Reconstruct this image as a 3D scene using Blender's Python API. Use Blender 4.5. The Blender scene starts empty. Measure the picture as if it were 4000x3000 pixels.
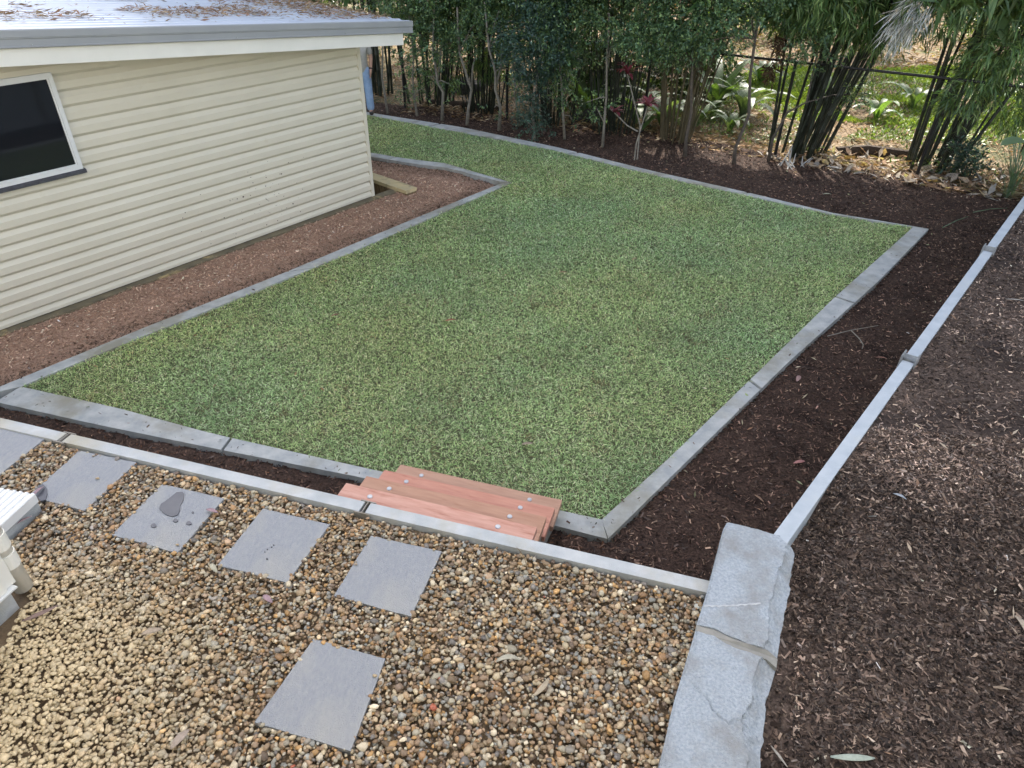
import bpy, bmesh, math, random
import numpy as np
from mathutils import Vector, Matrix, noise

R = math.radians
rng = np.random.default_rng(7)
random.seed(7)
SC = bpy.context.scene
COL = SC.collection

# ------------------------------------------------------------------ camera, sky, sun, exposure
CAM_H, PITCH, ROLL, FPX = 3.06, 0.6075891, 0.0156804, 2720.178
_cp, _sp = math.cos(PITCH), math.sin(PITCH)
_cr, _sr = math.cos(ROLL), math.sin(ROLL)
FW = Vector((0, _cp, -_sp)); RT0 = Vector((1, 0, 0)); UP0 = Vector((0, _sp, _cp))
RT = RT0 * _cr + UP0 * _sr
UP = UP0 * _cr - RT0 * _sr
cam_data = bpy.data.cameras.new('camera')
cam_data.sensor_fit = 'HORIZONTAL'; cam_data.sensor_width = 36.0
cam_data.lens = 36.0 * FPX / 4000.0
cam_data.clip_start = 0.05; cam_data.clip_end = 400
cam = bpy.data.objects.new('camera', cam_data); COL.objects.link(cam)
M = Matrix.Identity(4)
for i in range(3):
    M[i][0] = RT[i]; M[i][1] = UP[i]; M[i][2] = -FW[i]
M[2][3] = CAM_H
cam.matrix_world = M
SC.camera = cam

SUN_EL, SUN_AZ = R(46), R(8)
world = bpy.data.worlds.new('World'); SC.world = world; world.use_nodes = True
wn = world.node_tree.nodes; wl = world.node_tree.links
bg = wn.get('Background') or wn.new('ShaderNodeBackground')
sky = wn.new('ShaderNodeTexSky'); sky.sky_type = 'NISHITA'; sky.sun_disc = False
sky.sun_elevation = SUN_EL; sky.sun_rotation = SUN_AZ
sky.air_density = 1.0; sky.dust_density = 3.0; sky.ozone_density = 0.6
hs = wn.new('ShaderNodeHueSaturation'); hs.inputs['Saturation'].default_value = 0.60     # hazy sky, camera white balance
tn = wn.new('ShaderNodeMix'); tn.data_type = 'RGBA'; tn.blend_type = 'MULTIPLY'; tn.inputs['Factor'].default_value = 1.0
tn.inputs['B'].default_value = (1.04, 1.0, .97, 1)
wl.new(sky.outputs[0], hs.inputs['Color']); wl.new(hs.outputs[0], tn.inputs['A'])
wl.new(tn.outputs['Result'], bg.inputs[0]); bg.inputs[1].default_value = 0.15
sun_data = bpy.data.lights.new('sun', 'SUN'); sun_data.energy = 2.7; sun_data.angle = R(0.55)
sun_data.color = (1.0, 0.93, 0.82)
sun = bpy.data.objects.new('sun', sun_data); COL.objects.link(sun)
sd = Vector((math.sin(SUN_AZ) * math.cos(SUN_EL), math.cos(SUN_AZ) * math.cos(SUN_EL), math.sin(SUN_EL)))
sun.rotation_euler = sd.to_track_quat('Z', 'Y').to_euler(); sun.location = sd * 40
SC.view_settings.view_transform = 'Standard'; SC.view_settings.look = 'None'
SC.view_settings.gamma = 1.0; SC.view_settings.use_curve_mapping = False
SC.view_settings.exposure = 2.03

# ------------------------------------------------------------------ survey helpers (4000 px photo coordinates -> metres)
def ray(u, v):
    d = RT * (u - 2000) - UP * (v - 1500) + FW * FPX
    return d
def onz(u, v, z):                     # point at height z
    d = ray(u, v); t = (z - CAM_H) / d.z
    return Vector((d.x * t, d.y * t, z))
def aty(u, v, y):                     # point at distance y
    d = ray(u, v); t = y / d.y
    return Vector((d.x * t, y, CAM_H + d.z * t))
K = 4000 / 2212.0

# ------------------------------------------------------------------ object helpers
def tag(o, label=None, cat=None, group=None, kind=None):
    if label: o['label'] = label
    if cat: o['category'] = cat
    if group: o['group'] = group
    if kind: o['kind'] = kind
    return o
def link(name, me, mats=None, parent=None):
    o = bpy.data.objects.new(name, me); COL.objects.link(o)
    if mats is not None:
        for m in (mats if isinstance(mats, (list, tuple)) else [mats]):
            me.materials.append(m)
    if parent is not None: o.parent = parent
    return o
def empty(name, loc=(0, 0, 0), rz=0):
    o = bpy.data.objects.new(name, None); COL.objects.link(o)
    o.location = loc; o.rotation_euler = (0, 0, rz); o.empty_display_size = .1
    return o
def npmesh(name, V, F, col=None, smooth=False):
    V = np.asarray(V, np.float32); F = np.asarray(F, np.int32)
    me = bpy.data.meshes.new(name)
    n, k = F.shape
    me.vertices.add(len(V)); me.vertices.foreach_set('co', V.ravel())
    me.loops.add(n * k); me.loops.foreach_set('vertex_index', F.ravel())
    me.polygons.add(n); me.polygons.foreach_set('loop_start', np.arange(0, n * k, k, dtype=np.int32))
    if smooth: me.polygons.foreach_set('use_smooth', np.ones(n, bool))
    me.update(calc_edges=True)
    if col is not None:
        a = me.color_attributes.new('col', 'FLOAT_COLOR', 'POINT')
        c = np.ones((len(V), 4), np.float32); c[:, :3] = col
        a.data.foreach_set('color', c.ravel())
    return me
def pymesh(name, V, F, smooth=False):
    me = bpy.data.meshes.new(name); me.from_pydata([tuple(v) for v in V], [], F); me.update()
    if smooth:
        for p in me.polygons: p.use_smooth = True
    return me
def bm_obj(name, bm, m, parent=None, smooth=False, bevel=0, seg=2):
    if bevel:
        bmesh.ops.bevel(bm, geom=[e for e in bm.edges if len(e.link_faces) == 2 and e.calc_face_angle(0) > .5],
                        offset=bevel, segments=seg, affect='EDGES', profile=.5)
    bmesh.ops.recalc_face_normals(bm, faces=bm.faces)
    me = bpy.data.meshes.new(name); bm.to_mesh(me); bm.free()
    if smooth:
        for p in me.polygons: p.use_smooth = True
    return link(name, me, m, parent)
def prism(bm, pts, z0, z1, frame=None):
    """vertical prism from a plan outline; z0/z1 scalars or lists."""
    n = len(pts)
    zb = z0 if isinstance(z0, (list, tuple)) else [z0] * n
    zt = z1 if isinstance(z1, (list, tuple)) else [z1] * n
    b = [bm.verts.new((p[0], p[1], zb[i])) for i, p in enumerate(pts)]
    t = [bm.verts.new((p[0], p[1], zt[i])) for i, p in enumerate(pts)]
    bm.faces.new(t); bm.faces.new(b[::-1])
    for i in range(n):
        j = (i + 1) % n
        bm.faces.new((b[i], b[j], t[j], t[i]))
def box(bm, O, ex, ey, ez):
    """box from a corner and three edge vectors"""
    O, ex, ey, ez = map(Vector, (O, ex, ey, ez))
    vs = [bm.verts.new(O + ex * a + ey * b + ez * c) for c in (0, 1) for b in (0, 1) for a in (0, 1)]
    for f in ((0, 2, 3, 1), (4, 5, 7, 6), (0, 1, 5, 4), (2, 6, 7, 3), (0, 4, 6, 2), (1, 3, 7, 5)):
        bm.faces.new([vs[i] for i in f])
def sweep(bm, prof, A, B, ax, ay, caps=True):
    """profile [(a,b)] in axes ax, ay swept from A to B"""
    A, B, ax, ay = Vector(A), Vector(B), Vector(ax), Vector(ay)
    p0 = [bm.verts.new(A + ax * a + ay * b) for a, b in prof]
    p1 = [bm.verts.new(B + ax * a + ay * b) for a, b in prof]
    n = len(prof)
    for i in range(n):
        j = (i + 1) % n
        bm.faces.new((p0[i], p0[j], p1[j], p1[i]))
    if caps:
        bm.faces.new(p0[::-1]); bm.faces.new(p1)
def tube(bm, pts, rad, sides=7, cap=True):
    pts = [Vector(p) for p in pts]
    rings = []
    for i, p in enumerate(pts):
        d = (pts[min(i + 1, len(pts) - 1)] - pts[max(i - 1, 0)]).normalized()
        a = d.orthogonal().normalized() if i == 0 else (prev - d * prev.dot(d)).normalized()
        prev = a; b = d.cross(a)
        r = rad[i] if isinstance(rad, (list, tuple)) else rad
        rings.append([bm.verts.new(p + (a * math.cos(2 * math.pi * k / sides) + b * math.sin(2 * math.pi * k / sides)) * r) for k in range(sides)])
    for q, s in zip(rings, rings[1:]):
        for k in range(sides):
            bm.faces.new((q[k], q[(k + 1) % sides], s[(k + 1) % sides], s[k]))
    if cap:
        bm.faces.new(rings[0][::-1]); bm.faces.new(rings[-1])
def inside(poly, X, Y):
    X = np.asarray(X); Y = np.asarray(Y); c = np.zeros(X.shape, bool)
    n = len(poly)
    for i in range(n):
        x0, y0 = poly[i][:2]; x1, y1 = poly[(i + 1) % n][:2]
        with np.errstate(divide='ignore', invalid='ignore'):
            hit = ((y0 > Y) != (y1 > Y)) & (X < (x1 - x0) * (Y - y0) / (y1 - y0 + 1e-12) + x0)
        c ^= hit
    return c
def sample_poly(poly, n):
    xs = [p[0] for p in poly]; ys = [p[1] for p in poly]
    out = np.zeros((0, 2))
    while len(out) < n:
        q = rng.uniform((min(xs), min(ys)), (max(xs), max(ys)), (n * 2, 2))
        out = np.vstack([out, q[inside(poly, q[:, 0], q[:, 1])]])
    return out[:n]
def vnoise(x, y, s, seed=0):
    """smooth value noise 0..1"""
    r_ = np.random.default_rng(seed); T = r_.random((64, 64))
    x = np.asarray(x) / s + 100; y = np.asarray(y) / s + 100
    xi = np.floor(x).astype(int); yi = np.floor(y).astype(int); fx = x - xi; fy = y - yi
    fx = fx * fx * (3 - 2 * fx); fy = fy * fy * (3 - 2 * fy)
    g = lambda a, b: T[a % 64, b % 64]
    return (g(xi, yi) * (1 - fx) + g(xi + 1, yi) * fx) * (1 - fy) + (g(xi, yi + 1) * (1 - fx) + g(xi + 1, yi + 1) * fx) * fy
def fbm(x, y, s, seed=0, o=3):
    t = 0; a = .5; w = 0
    for i in range(o):
        t = t + a * vnoise(x, y, s / 2 ** i, seed + i); w += a; a *= .5
    return t / w
def dist_seg(X, Y, line):
    d = np.full(np.shape(X), 1e9)
    for (x0, y0), (x1, y1) in zip(line, line[1:]):
        L2 = (x1 - x0) ** 2 + (y1 - y0) ** 2
        t = np.clip(((X - x0) * (x1 - x0) + (Y - y0) * (y1 - y0)) / L2, 0, 1)
        d = np.minimum(d, np.hypot(X - x0 - t * (x1 - x0), Y - y0 - t * (y1 - y0)))
    return d

# ------------------------------------------------------------------ materials
def mat(name, c1, c2=None, scale=4., rough=.7, bump=0., bscale=60., attr=False, transl=0., spec=.4, metal=0., detail=5.,
        c3=None, scale3=1., lo=.35, hi=.65, lo3=.5, hi3=.7, stretch=None, rough2=None, coat=0.):
    m = bpy.data.materials.new(name); m.use_nodes = True
    N = m.node_tree.nodes; L = m.node_tree.links
    b = N['Principled BSDF']; out = N['Material Output']
    tc = N.new('ShaderNodeTexCoord')
    src = tc.outputs['Object']
    if stretch:
        mp = N.new('ShaderNodeMapping'); mp.inputs['Scale'].default_value = stretch
        L.new(src, mp.inputs['Vector']); src = mp.outputs[0]
    def nz(s, d=detail):
        n = N.new('ShaderNodeTexNoise'); n.inputs['Scale'].default_value = s; n.inputs['Detail'].default_value = d
        n.inputs['Roughness'].default_value = .6
        L.new(src, n.inputs['Vector']); return n.outputs['Fac']
    def ramp(fac, lo, hi):
        r_ = N.new('ShaderNodeMapRange'); r_.inputs['From Min'].default_value = lo; r_.inputs['From Max'].default_value = hi
        L.new(fac, r_.inputs['Value']); return r_.outputs[0]
    def mix(f, a, bb, mode='MIX'):
        x = N.new('ShaderNodeMix'); x.data_type = 'RGBA'; x.blend_type = mode
        for s, v in ((x.inputs['Factor'], f), (x.inputs['A'], a), (x.inputs['B'], bb)):
            if isinstance(v, bpy.types.NodeSocket): L.new(v, s)
            elif isinstance(v, (int, float)): s.default_value = v
            else: s.default_value = (*v, 1)
        return x.outputs['Result']
    if attr:
        at = N.new('ShaderNodeAttribute'); at.attribute_name = 'col'
        col = at.outputs['Color']
        if c2 is not None:
            col = mix(ramp(nz(scale), lo, hi), col, mix(1.0, col, c2, 'MULTIPLY'))
    else:
        col = mix(ramp(nz(scale), lo, hi), c1, c2 if c2 is not None else c1)
        if c3 is not None:
            col = mix(ramp(nz(scale3), lo3, hi3), col, c3)
    L.new(col, b.inputs['Base Color'])
    b.inputs['Roughness'].default_value = rough
    if rough2 is not None:
        mr = N.new('ShaderNodeMapRange'); mr.inputs['To Min'].default_value = rough; mr.inputs['To Max'].default_value = rough2
        L.new(nz(scale * 1.7), mr.inputs['Value']); L.new(mr.outputs[0], b.inputs['Roughness'])
    b.inputs['Specular IOR Level'].default_value = spec
    b.inputs['Metallic'].default_value = metal
    if coat: b.inputs['Coat Weight'].default_value = coat; b.inputs['Coat Roughness'].default_value = .15
    if bump:
        bp = N.new('ShaderNodeBump'); bp.inputs['Strength'].default_value = bump; bp.inputs['Distance'].default_value = .01
        L.new(nz(bscale), bp.inputs['Height']); L.new(bp.outputs[0], b.inputs['Normal'])
    if transl:
        t = N.new('ShaderNodeBsdfTranslucent'); L.new(mix(1.0, col, (1.5, 1.45, .45), 'MULTIPLY'), t.inputs['Color'])
        ms = N.new('ShaderNodeMixShader'); ms.inputs[0].default_value = transl
        L.new(b.outputs[0], ms.inputs[1]); L.new(t.outputs[0], ms.inputs[2]); L.new(ms.outputs[0], out.inputs['Surface'])
    return m

MT = {}
MT['soil'] = mat('turf soil', (.09, .11, .045), (.06, .055, .03), 25, .95, .8, 120)
MT['grass'] = mat('grass blades', None, None, attr=True, rough=.55, transl=.2, spec=.25)
MT['chips'] = mat('wood chips', None, (.7, .65, .6), 30, .85, attr=True, spec=.2)
MT['mulch'] = mat('dark mulch', (.022, .014, .011), (.085, .054, .041), 50, .95, 1., 90, c3=(.018, .011, .009), scale3=3, spec=.2)
MT['mulch_red'] = mat('reddish mulch', (.25, .155, .11), (.43, .285, .21), 45, .95, 1., 90, spec=.2)
MT['mulch_up'] = mat('brown mulch', (.035, .026, .022), (.15, .112, .092), 55, .95, 1., 110, c3=(.045, .034, .030), scale3=1.4, lo3=.5, hi3=.62, spec=.2)
MT['sand'] = mat('damp sand under pebbles', (.10, .07, .042), (.16, .115, .07), 20, .9, .5, 80)
MT['pebble'] = mat('river pebbles', None, (.8, .78, .75), 90, .55, attr=True, spec=.45)
MT['paver'] = mat('bluestone paver', (.26, .28, .315), (.33, .345, .365), 60, .75, .9, 300, c3=(.37, .37, .355), scale3=3.4, lo3=.46, hi3=.75, detail=9, lo=.3, hi=.7, stretch=(1, .45, 1))
MT['wet'] = mat('wet stone', (.055, .06, .075), (.075, .08, .095), 12, .3)
MT['conc'] = mat('cast concrete', (.36, .39, .41), (.47, .49, .50), 6, .8, .5, 170, c3=(.37, .35, .28), scale3=1.8, lo3=.5, hi3=.68, detail=9)
MT['concb'] = mat('new cast concrete', (.36, .41, .46), (.44, .49, .535), 6, .8, .4, 170, c3=(.37, .38, .37), scale3=1.5, lo3=.55, hi3=.75, detail=9)
MT['edge'] = mat('trowelled edging concrete', (.31, .335, .345), (.46, .475, .465), 7, .85, .5, 140, c3=(.26, .255, .21), scale3=1.6, lo3=.48, hi3=.66, detail=9)
MT['stone'] = mat('grey cut stone', (.25, .295, .345), (.46, .51, .56), 70, .85, 1., 170, c3=(.25, .255, .25), scale3=5, lo3=.45, hi3=.75, detail=10, lo=.25, hi=.75)
MT['chalk'] = mat('pale saw scar', (.46, .48, .5), (.36, .38, .41), 40, .9)
MT['mortar'] = mat('mortar', (.22, .22, .205), (.27, .265, .24), 20, .9, .4, 100)
MT['gal'] = mat('galvanised steel', (.36, .38, .40), (.5, .52, .54), 30, .45, metal=.7)
MT['bolt'] = mat('bright bolt heads', (.62, .64, .68), (.5, .52, .56), 30, .35, metal=.25)
MT['rust'] = mat('stained steel', (.20, .18, .15), (.3, .29, .27), 25, .6, metal=.3)
MT['wood'] = mat('red hardwood', (.44, .20, .145), (.52, .26, .19), 3.5, .55, .15, 40, c3=(.30, .10, .06), scale3=2.2, lo3=.55, hi3=.75, stretch=(1.2, 9, 9), spec=.4)
MT['woodb'] = mat('brown hardwood', (.37, .20, .135), (.44, .255, .175), 3.5, .55, .15, 40, c3=(.27, .11, .055), scale3=2.2, lo3=.55, hi3=.75, stretch=(1.2, 9, 9), spec=.4)
MT['woodc'] = mat('pink hardwood', (.48, .25, .19), (.57, .33, .26), 3.5, .5, .15, 40, c3=(.33, .12, .075), scale3=2.6, lo3=.5, hi3=.7, stretch=(1.1, 8, 8), spec=.4)
MT['woodd'] = mat('tan hardwood', (.38, .22, .155), (.46, .28, .20), 3.5, .5, .15, 40, c3=(.30, .14, .08), scale3=2.2, lo3=.55, hi3=.75, stretch=(1.2, 9, 9), spec=.4)
MT['cream'] = mat('cream cladding', (.63, .60, .50), (.66, .63, .53), 1.5, .5, c3=(.57, .535, .42), scale3=6, lo3=.66, hi3=.85)
MT['trim'] = mat('off white trim', (.78, .78, .73), (.74, .74, .69), 3, .45)
MT['gutter'] = mat('grey painted steel', (.29, .31, .33), (.32, .34, .355), 2, .4, spec=.5)
MT['roof'] = mat('pale steel roofing', (.54, .60, .70), (.48, .54, .64), 2, .35, spec=.5)
MT['winframe'] = mat('white aluminium', (.70, .72, .73), (.66, .68, .69), 5, .4)
MT['glass'] = mat('dark window glass', (.012, .014, .018), None, 2, .04, spec=.5)
MT['darksill'] = mat('dark sill', (.08, .085, .10), (.05, .05, .06), 20, .5)
MT['plinth'] = mat('stained slab edge', (.13, .115, .08), (.20, .17, .11), 6, .9, .4, 60, c3=(.42, .33, .17), scale3=3.2, lo3=.58, hi3=.68)
MT['coping'] = mat('cream block coping', (.60, .50, .29), (.46, .40, .26), 4, .85, .3, 60, c3=(.16, .15, .10), scale3=2.5, lo3=.55, hi3=.7)
MT['pit'] = mat('stained block face', (.30, .21, .11), (.10, .075, .045), 9, .95, .8, 60, stretch=(3, 3, .8))
MT['leaf'] = mat('hedge leaves', None, None, attr=True, rough=.38, transl=.25, spec=.5)
MT['bark'] = mat('pale bark', (.27, .25, .21), (.17, .155, .13), 18, .9, .5, 60)
MT['barkd'] = mat('brown bark', (.12, .10, .08), (.07, .06, .05), 18, .9, .5, 60)
MT['culm'] = mat('dark bamboo', (.022, .030, .018), (.014, .019, .012), 6, .45, spec=.4)
MT['culmb'] = mat('brown bamboo', (.12, .10, .055), (.075, .065, .038), 6, .55)
MT['black'] = mat('black coated steel', (.012, .012, .013), None, 3, .45)
MT['litter'] = mat('dry leaf litter', None, (.75, .7, .65), 14, .85, attr=True, transl=.15, spec=.2)
MT['ground'] = mat('leaf littered ground', (.13, .09, .052), (.22, .165, .105), 5, .95, .8, 25, c3=(.07, .075, .03), scale3=.9, lo3=.48, hi3=.6)
MT['bigleaf'] = mat('broad leaves', (.10, .18, .065), (.075, .14, .05), 4, .4, transl=.45, spec=.5)
MT['bigleafp'] = mat('pale broad leaves', (.17, .25, .15), (.13, .20, .115), 4, .4, transl=.35, spec=.5)
MT['red'] = mat('red leaves', (.19, .03, .045), (.10, .018, .03), 8, .45, transl=.25)
MT['pink'] = mat('pink leaves', (.42, .13, .16), (.22, .06, .10), 8, .45, transl=.25)
MT['rock'] = mat('dark rock', (.045, .045, .045), (.08, .075, .07), 6, .9, .6, 30)
MT['log'] = mat('weathered log', (.07, .05, .035), (.035, .026, .02), 9, .9, .7, 30)
MT['farwall'] = mat('tan bank', (.28, .20, .12), (.20, .15, .09), 2, .95, .4, 20)

# ------------------------------------------------------------------ plan of the yard
ZT, ZM, ZL, ZB = 0.0, -.87, -.82, -.85        # gravel terrace, lower mulch, edging top, shed base
P2 = lambda pts, z: [tuple(onz(u * K, v * K, z)[:2]) for u, v in pts]
left_out = P2([(0, 835), (300, 712), (600, 595), (900, 470), (1080, 397)], ZL)
left_in = P2([(45, 835), (220, 762), (500, 650), (760, 545), (1000, 440), (1105, 395)], ZL)
back_m = P2([(800, 338), (890, 353), (970, 363), (1080, 392)], ZL)
back_l = P2([(798, 329), (880, 343), (960, 352), (1035, 374), (1105, 394)], ZL)
near_m = P2([(-10, 868), (200, 915), (460, 968), (800, 1035), (1210, 1138), (1312, 1164)], ZL)
near_l = P2([(45, 835), (250, 880), (460, 937), (830, 1020), (1300, 1122)], ZL)
right_o = P2([(1314, 1163), (1500, 980), (1700, 785), (1900, 605), (2006, 495)], ZL)
right_i = P2([(1300, 1122), (1450, 985), (1600, 840), (1800, 645), (1973, 490)], ZL)
far_o = P2([(822, 247), (1000, 275), (1200, 317), (1400, 367), (1600, 412), (1800, 460), (2006, 494)], ZL)
far_i = P2([(810, 251), (900, 268), (1060, 298), (1190, 323), (1400, 375), (1600, 419), (1800, 464), (1970, 489)], ZL)
# both rear runs go on out of sight behind the shed
bdir = Vector(back_m[0]) - Vector(back_m[2]); bdir.normalize()
back_m = [tuple(Vector(back_m[0]) + bdir * 2.5)] + back_m
back_l = [tuple(Vector(back_l[0]) + bdir * 2.5)] + back_l
fdir = (Vector(far_o[0]) - Vector(far_o[2])).normalized()
far_o = [tuple(Vector(far_o[0]) + fdir * 2.5)] + far_o
far_i = [tuple(Vector(far_i[0]) + fdir * 2.5)] + far_i
lawn_poly = near_l + right_i[1:] + far_i[::-1][1:] + back_l + left_in[::-1][1:-1]

nw_g = P2([(-400, 818), (95, 944), (780, 1107), (1200, 1213), (1530, 1281)], .03)   # near wall, gravel side
W0 = Vector(onz(120 * K, 951 * K, .03)[:2]); W1 = Vector(onz(1527 * K, 1280 * K, .03)[:2])
wd = (W1 - W0).normalized(); wnrm = Vector((-wd.y, wd.x))          # along the wall, towards the lawn
RW0 = Vector((1.60, 2.85)); RW1 = Vector((6.253, 8.26))
rd = (Vector((5.119, 7.03)) - Vector((1.588, 2.857))).normalized(); rn = Vector((rd.y, -rd.x))   # rn: towards upper bed

# ------------------------------------------------------------------ setting: ground sheets
def grid_sheet(name, poly, res, zf, m, label_kind='structure', hole=None):
    xs = [p[0] for p in poly]; ys = [p[1] for p in poly]
    gx = np.arange(min(xs) - res, max(xs) + 2 * res, res); gy = np.arange(min(ys) - res, max(ys) + 2 * res, res)
    X, Y = np.meshgrid(gx, gy); Z = zf(X, Y)
    V = np.stack([X.ravel(), Y.ravel(), Z.ravel()], 1)
    h, w = X.shape
    idx = np.arange(h * w).reshape(h, w)
    F = np.stack([idx[:-1, :-1], idx[:-1, 1:], idx[1:, 1:], idx[1:, :-1]], -1).reshape(-1, 4)
    c = V[F].mean(1)
    k = inside(poly, c[:, 0], c[:, 1])
    if hole: k &= ~inside(hole, c[:, 0], c[:, 1])
    F = F[k]
    u, inv = np.unique(F, return_inverse=True)
    o = link(name, npmesh(name, V[u], inv.reshape(F.shape), smooth=True), m)
    o['kind'] = label_kind
    return o

SH_C = Vector((-2.2754, 10.8474)); SH_D = Vector((.6063, .7952)); SH_N = Vector((.7952, -.6063))
def sp(u, n): return SH_C + SH_D * u + SH_N * n
def sp3(u, n, z): v = sp(u, n); return Vector((v.x, v.y, z))
pit_poly = [tuple(sp(.03, .02)), tuple(sp(.03, -3.4)), tuple(sp(.62, -3.4)), tuple(sp(.62, .02))]

def zground(X, Y):
    far = np.clip((np.hypot(X, Y) - 19) / 25, 0, 1)
    return -.90 + .05 * (fbm(X, Y, 1.6, 3) - .5) + far * far * 1.2
gpoly = [(-40, -20), (40, -20), (40, 70), (-40, 70)]
left_bed = [tuple(sp(-7.5, .125)), tuple(sp(.6, .125)), tuple(sp(.62, .0)), tuple(sp(.0, .03)), tuple(sp(.0, -3.4))] + [(x, y) for x, y in back_m[:-1]] + left_out[::-1][:] + [(-5.6, 4.5)]
near_bed = [(-6.2, 5.55)] + near_m[:] + [(.9, 3.7), (1.3, 3.0)] + [tuple(W1 + wnrm * .03), tuple(W0 - wd * 3.2 + wnrm * .03)]
right_bed = [(.75, 3.6)] + right_o[1:-1] + [right_o[-1]] + far_o[::-1][1:] + [(-6, 18.2), (-2.5, 16.75), (-.2, 15.95), (2.6, 15.0), (5.2, 13.45), (7.5, 11.8), (9.4, 10.5), (6.6, 8.2), (1.6, 2.9), (1.0, 2.6)]
zbed = lambda X, Y: ZM + .035 * (fbm(X, Y, .5, 11) - .5) + .02 * (fbm(X, Y, .12, 12) - .5)
yard = [(-9, 18.6), (-2.5, 16.45), (-.2, 15.65), (2.6, 14.7), (5.2, 13.1), (7.5, 11.4), (9.4, 10.1), (9.4, 2), (-9, -4)]
def zg(X, Y):
    Z = zground(X, Y) - np.where(inside(yard, X, Y), .09, 0)
    return Z - np.where((abs(X + 2.2) < 2) & (abs(Y - 12) < 3), .7, 0)
grid_sheet('ground', gpoly, .45, zg, MT['ground'])
grid_sheet('mulch_bed', left_bed, .06, lambda X, Y: zbed(X, Y) - .004, MT['mulch_red'], hole=pit_poly)
grid_sheet('mulch_bed', near_bed, .06, zbed, MT['mulch'])
def zright(X, Y):
    d = (X - RW0.x) * rn.x + (Y - RW0.y) * rn.y
    return zbed(X, Y) + .05 * (fbm(X, Y, 1.1, 21) - .5) * np.clip((dist_seg(X, Y, right_o + far_o[::-1]) - .12) / .5, 0, 1)
grid_sheet('mulch_bed', right_bed, .06, zright, MT['mulch'])
st_r = [(1.90, 3.00), (1.66, 2.72), (1.40, 2.02), (1.12, 1.42), (.6, .4)]
up_poly = [tuple(RW0 + rn * .03), tuple(RW0 + rd * 12 + rn * .03), (10.5, 8.5), (7.5, 1.0), (3.4, -.2), (.2, .3), (.9, 1.42), (1.2, 2.1), (1.5, 2.7)]
def zup(X, Y):      # filled nearly to the top of the sleepers, hollow beside the stone
    d = np.maximum((X - RW0.x) * rn.x + (Y - RW0.y) * rn.y, 0)
    ds = dist_seg(X, Y, st_r)
    base = .012 + .09 * np.clip(d - .1, 0, 9) ** .9 * .55
    return base - .14 * np.exp(-(ds / .18) ** 2) + .075 * (fbm(X, Y, .45, 31) - .5) * np.clip(d / .3, .2, 1) + .03 * (fbm(X, Y, .12, 32) - .5)
grid_sheet('mulch_bank', up_poly, .05, zup, MT['mulch_up'])
ter = [tuple(W0 - wd * 3.2 + wnrm * .05), tuple(W1 + wnrm * .05), (1.25, 2.35), (.9, 1.6), (.5, .5), (-.2, -3), (-7, -3)]
grid_sheet('terrace', ter, .1, lambda X, Y: -.022 + .01 * (fbm(X, Y, .3, 41) - .5), MT['sand'])
o = grid_sheet('lawn', lawn_poly, .05, lambda X, Y: -.838 + .02 * (fbm(X, Y, .7, 51) - .5), MT['soil'])

# ------------------------------------------------------------------ scattered ground materials
def rand_unit(n, tilt):
    a = rng.uniform(0, 2 * np.pi, n); t = np.abs(rng.normal(0, tilt, n))
    return np.stack([np.cos(a) * np.cos(t), np.sin(a) * np.cos(t), np.sin(t)], 1)
def leaf_mesh(name, P, D, S, L, W, col, fold=0., droop=0., mid=.45):
    """one rhombus leaf per row: base P, unit direction D, unit side S"""
    n = len(P); L = np.broadcast_to(L, n)[:, None]; W = np.broadcast_to(W, n)[:, None]
    up = np.cross(S, D)
    A = P; B = P + D * L * mid + S * W * .5 + up * W * fold
    C = P + D * L - np.array([0, 0, 1]) * L * droop; E_ = P + D * L * mid - S * W * .5 + up * W * fold
    V = np.stack([A, B, C, E_], 1).reshape(-1, 3)
    F = np.arange(n * 4).reshape(n, 4)
    F = np.concatenate([F[:, [0, 1, 2]], F[:, [0, 2, 3]]])
    return npmesh(name, V, F, np.repeat(col, 4, 0))
def sides(D, roll=.6):
    n = len(D); Z = np.tile([0, 0, 1.], (n, 1))
    S = np.cross(D, Z); S /= np.linalg.norm(S, axis=1, keepdims=True) + 1e-9
    U = np.cross(S, D); a = rng.normal(0, roll, n)[:, None]
    return S * np.cos(a) + U * np.sin(a)
def pick(pal, n, var=.2):
    pal = np.array(pal); c = pal[rng.integers(0, len(pal), n)]
    return np.clip(c * rng.lognormal(0, var, (n, 1)), 0, .95)

def chips(name, poly, n, zf, pal, label, lmin=.012, lmax=.045, var=.35, hole=None, cmul=None):
    q = sample_poly(poly, n)
    if hole is not None: q = q[~inside(hole, q[:, 0], q[:, 1])]
    n = len(q); P = np.c_[q, zf(q[:, 0], q[:, 1]) + rng.uniform(-.002, .014, n)]
    D = rand_unit(n, .36) * np.where(rng.random((n, 1)) < .5, -1, 1)
    L = rng.uniform(lmin, lmax, n) * rng.uniform(.5, 1, n); W = np.clip(L * rng.uniform(.12, .45, n), .003, .017)
    S = sides(D, .5)
    n_ = n
    A = P - D * L[:, None] / 2; B = P + D * L[:, None] / 2; w = S * W[:, None] / 2
    j = rng.uniform(.5, 1., (n, 1))
    V = np.stack([A - w * j, A + w, B + w * j, B - w], 1).reshape(-1, 3)
    col = pick(pal, n, var)
    if cmul is not None: col = col * cmul(q[:, 0], q[:, 1])[:, None]
    o = link(name, npmesh(name, V, np.arange(n * 4).reshape(n, 4), np.repeat(col, 4, 0)), MT['chips'])
    return tag(o, label, 'mulch', kind='stuff')
DARKP = [(.085, .052, .041), (.11, .068, .052), (.055, .036, .03), (.16, .104, .08), (.07, .054, .048), (.035, .026, .024)]
chips('mulch_chips', near_bed, 13000, lambda x, y: zbed(x, y), DARKP + [(.12, .06, .035), (.16, .1, .07)], 'dark bark mulch in narrow strip between gravel wall and lawn edging', .014, .055)
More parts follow.
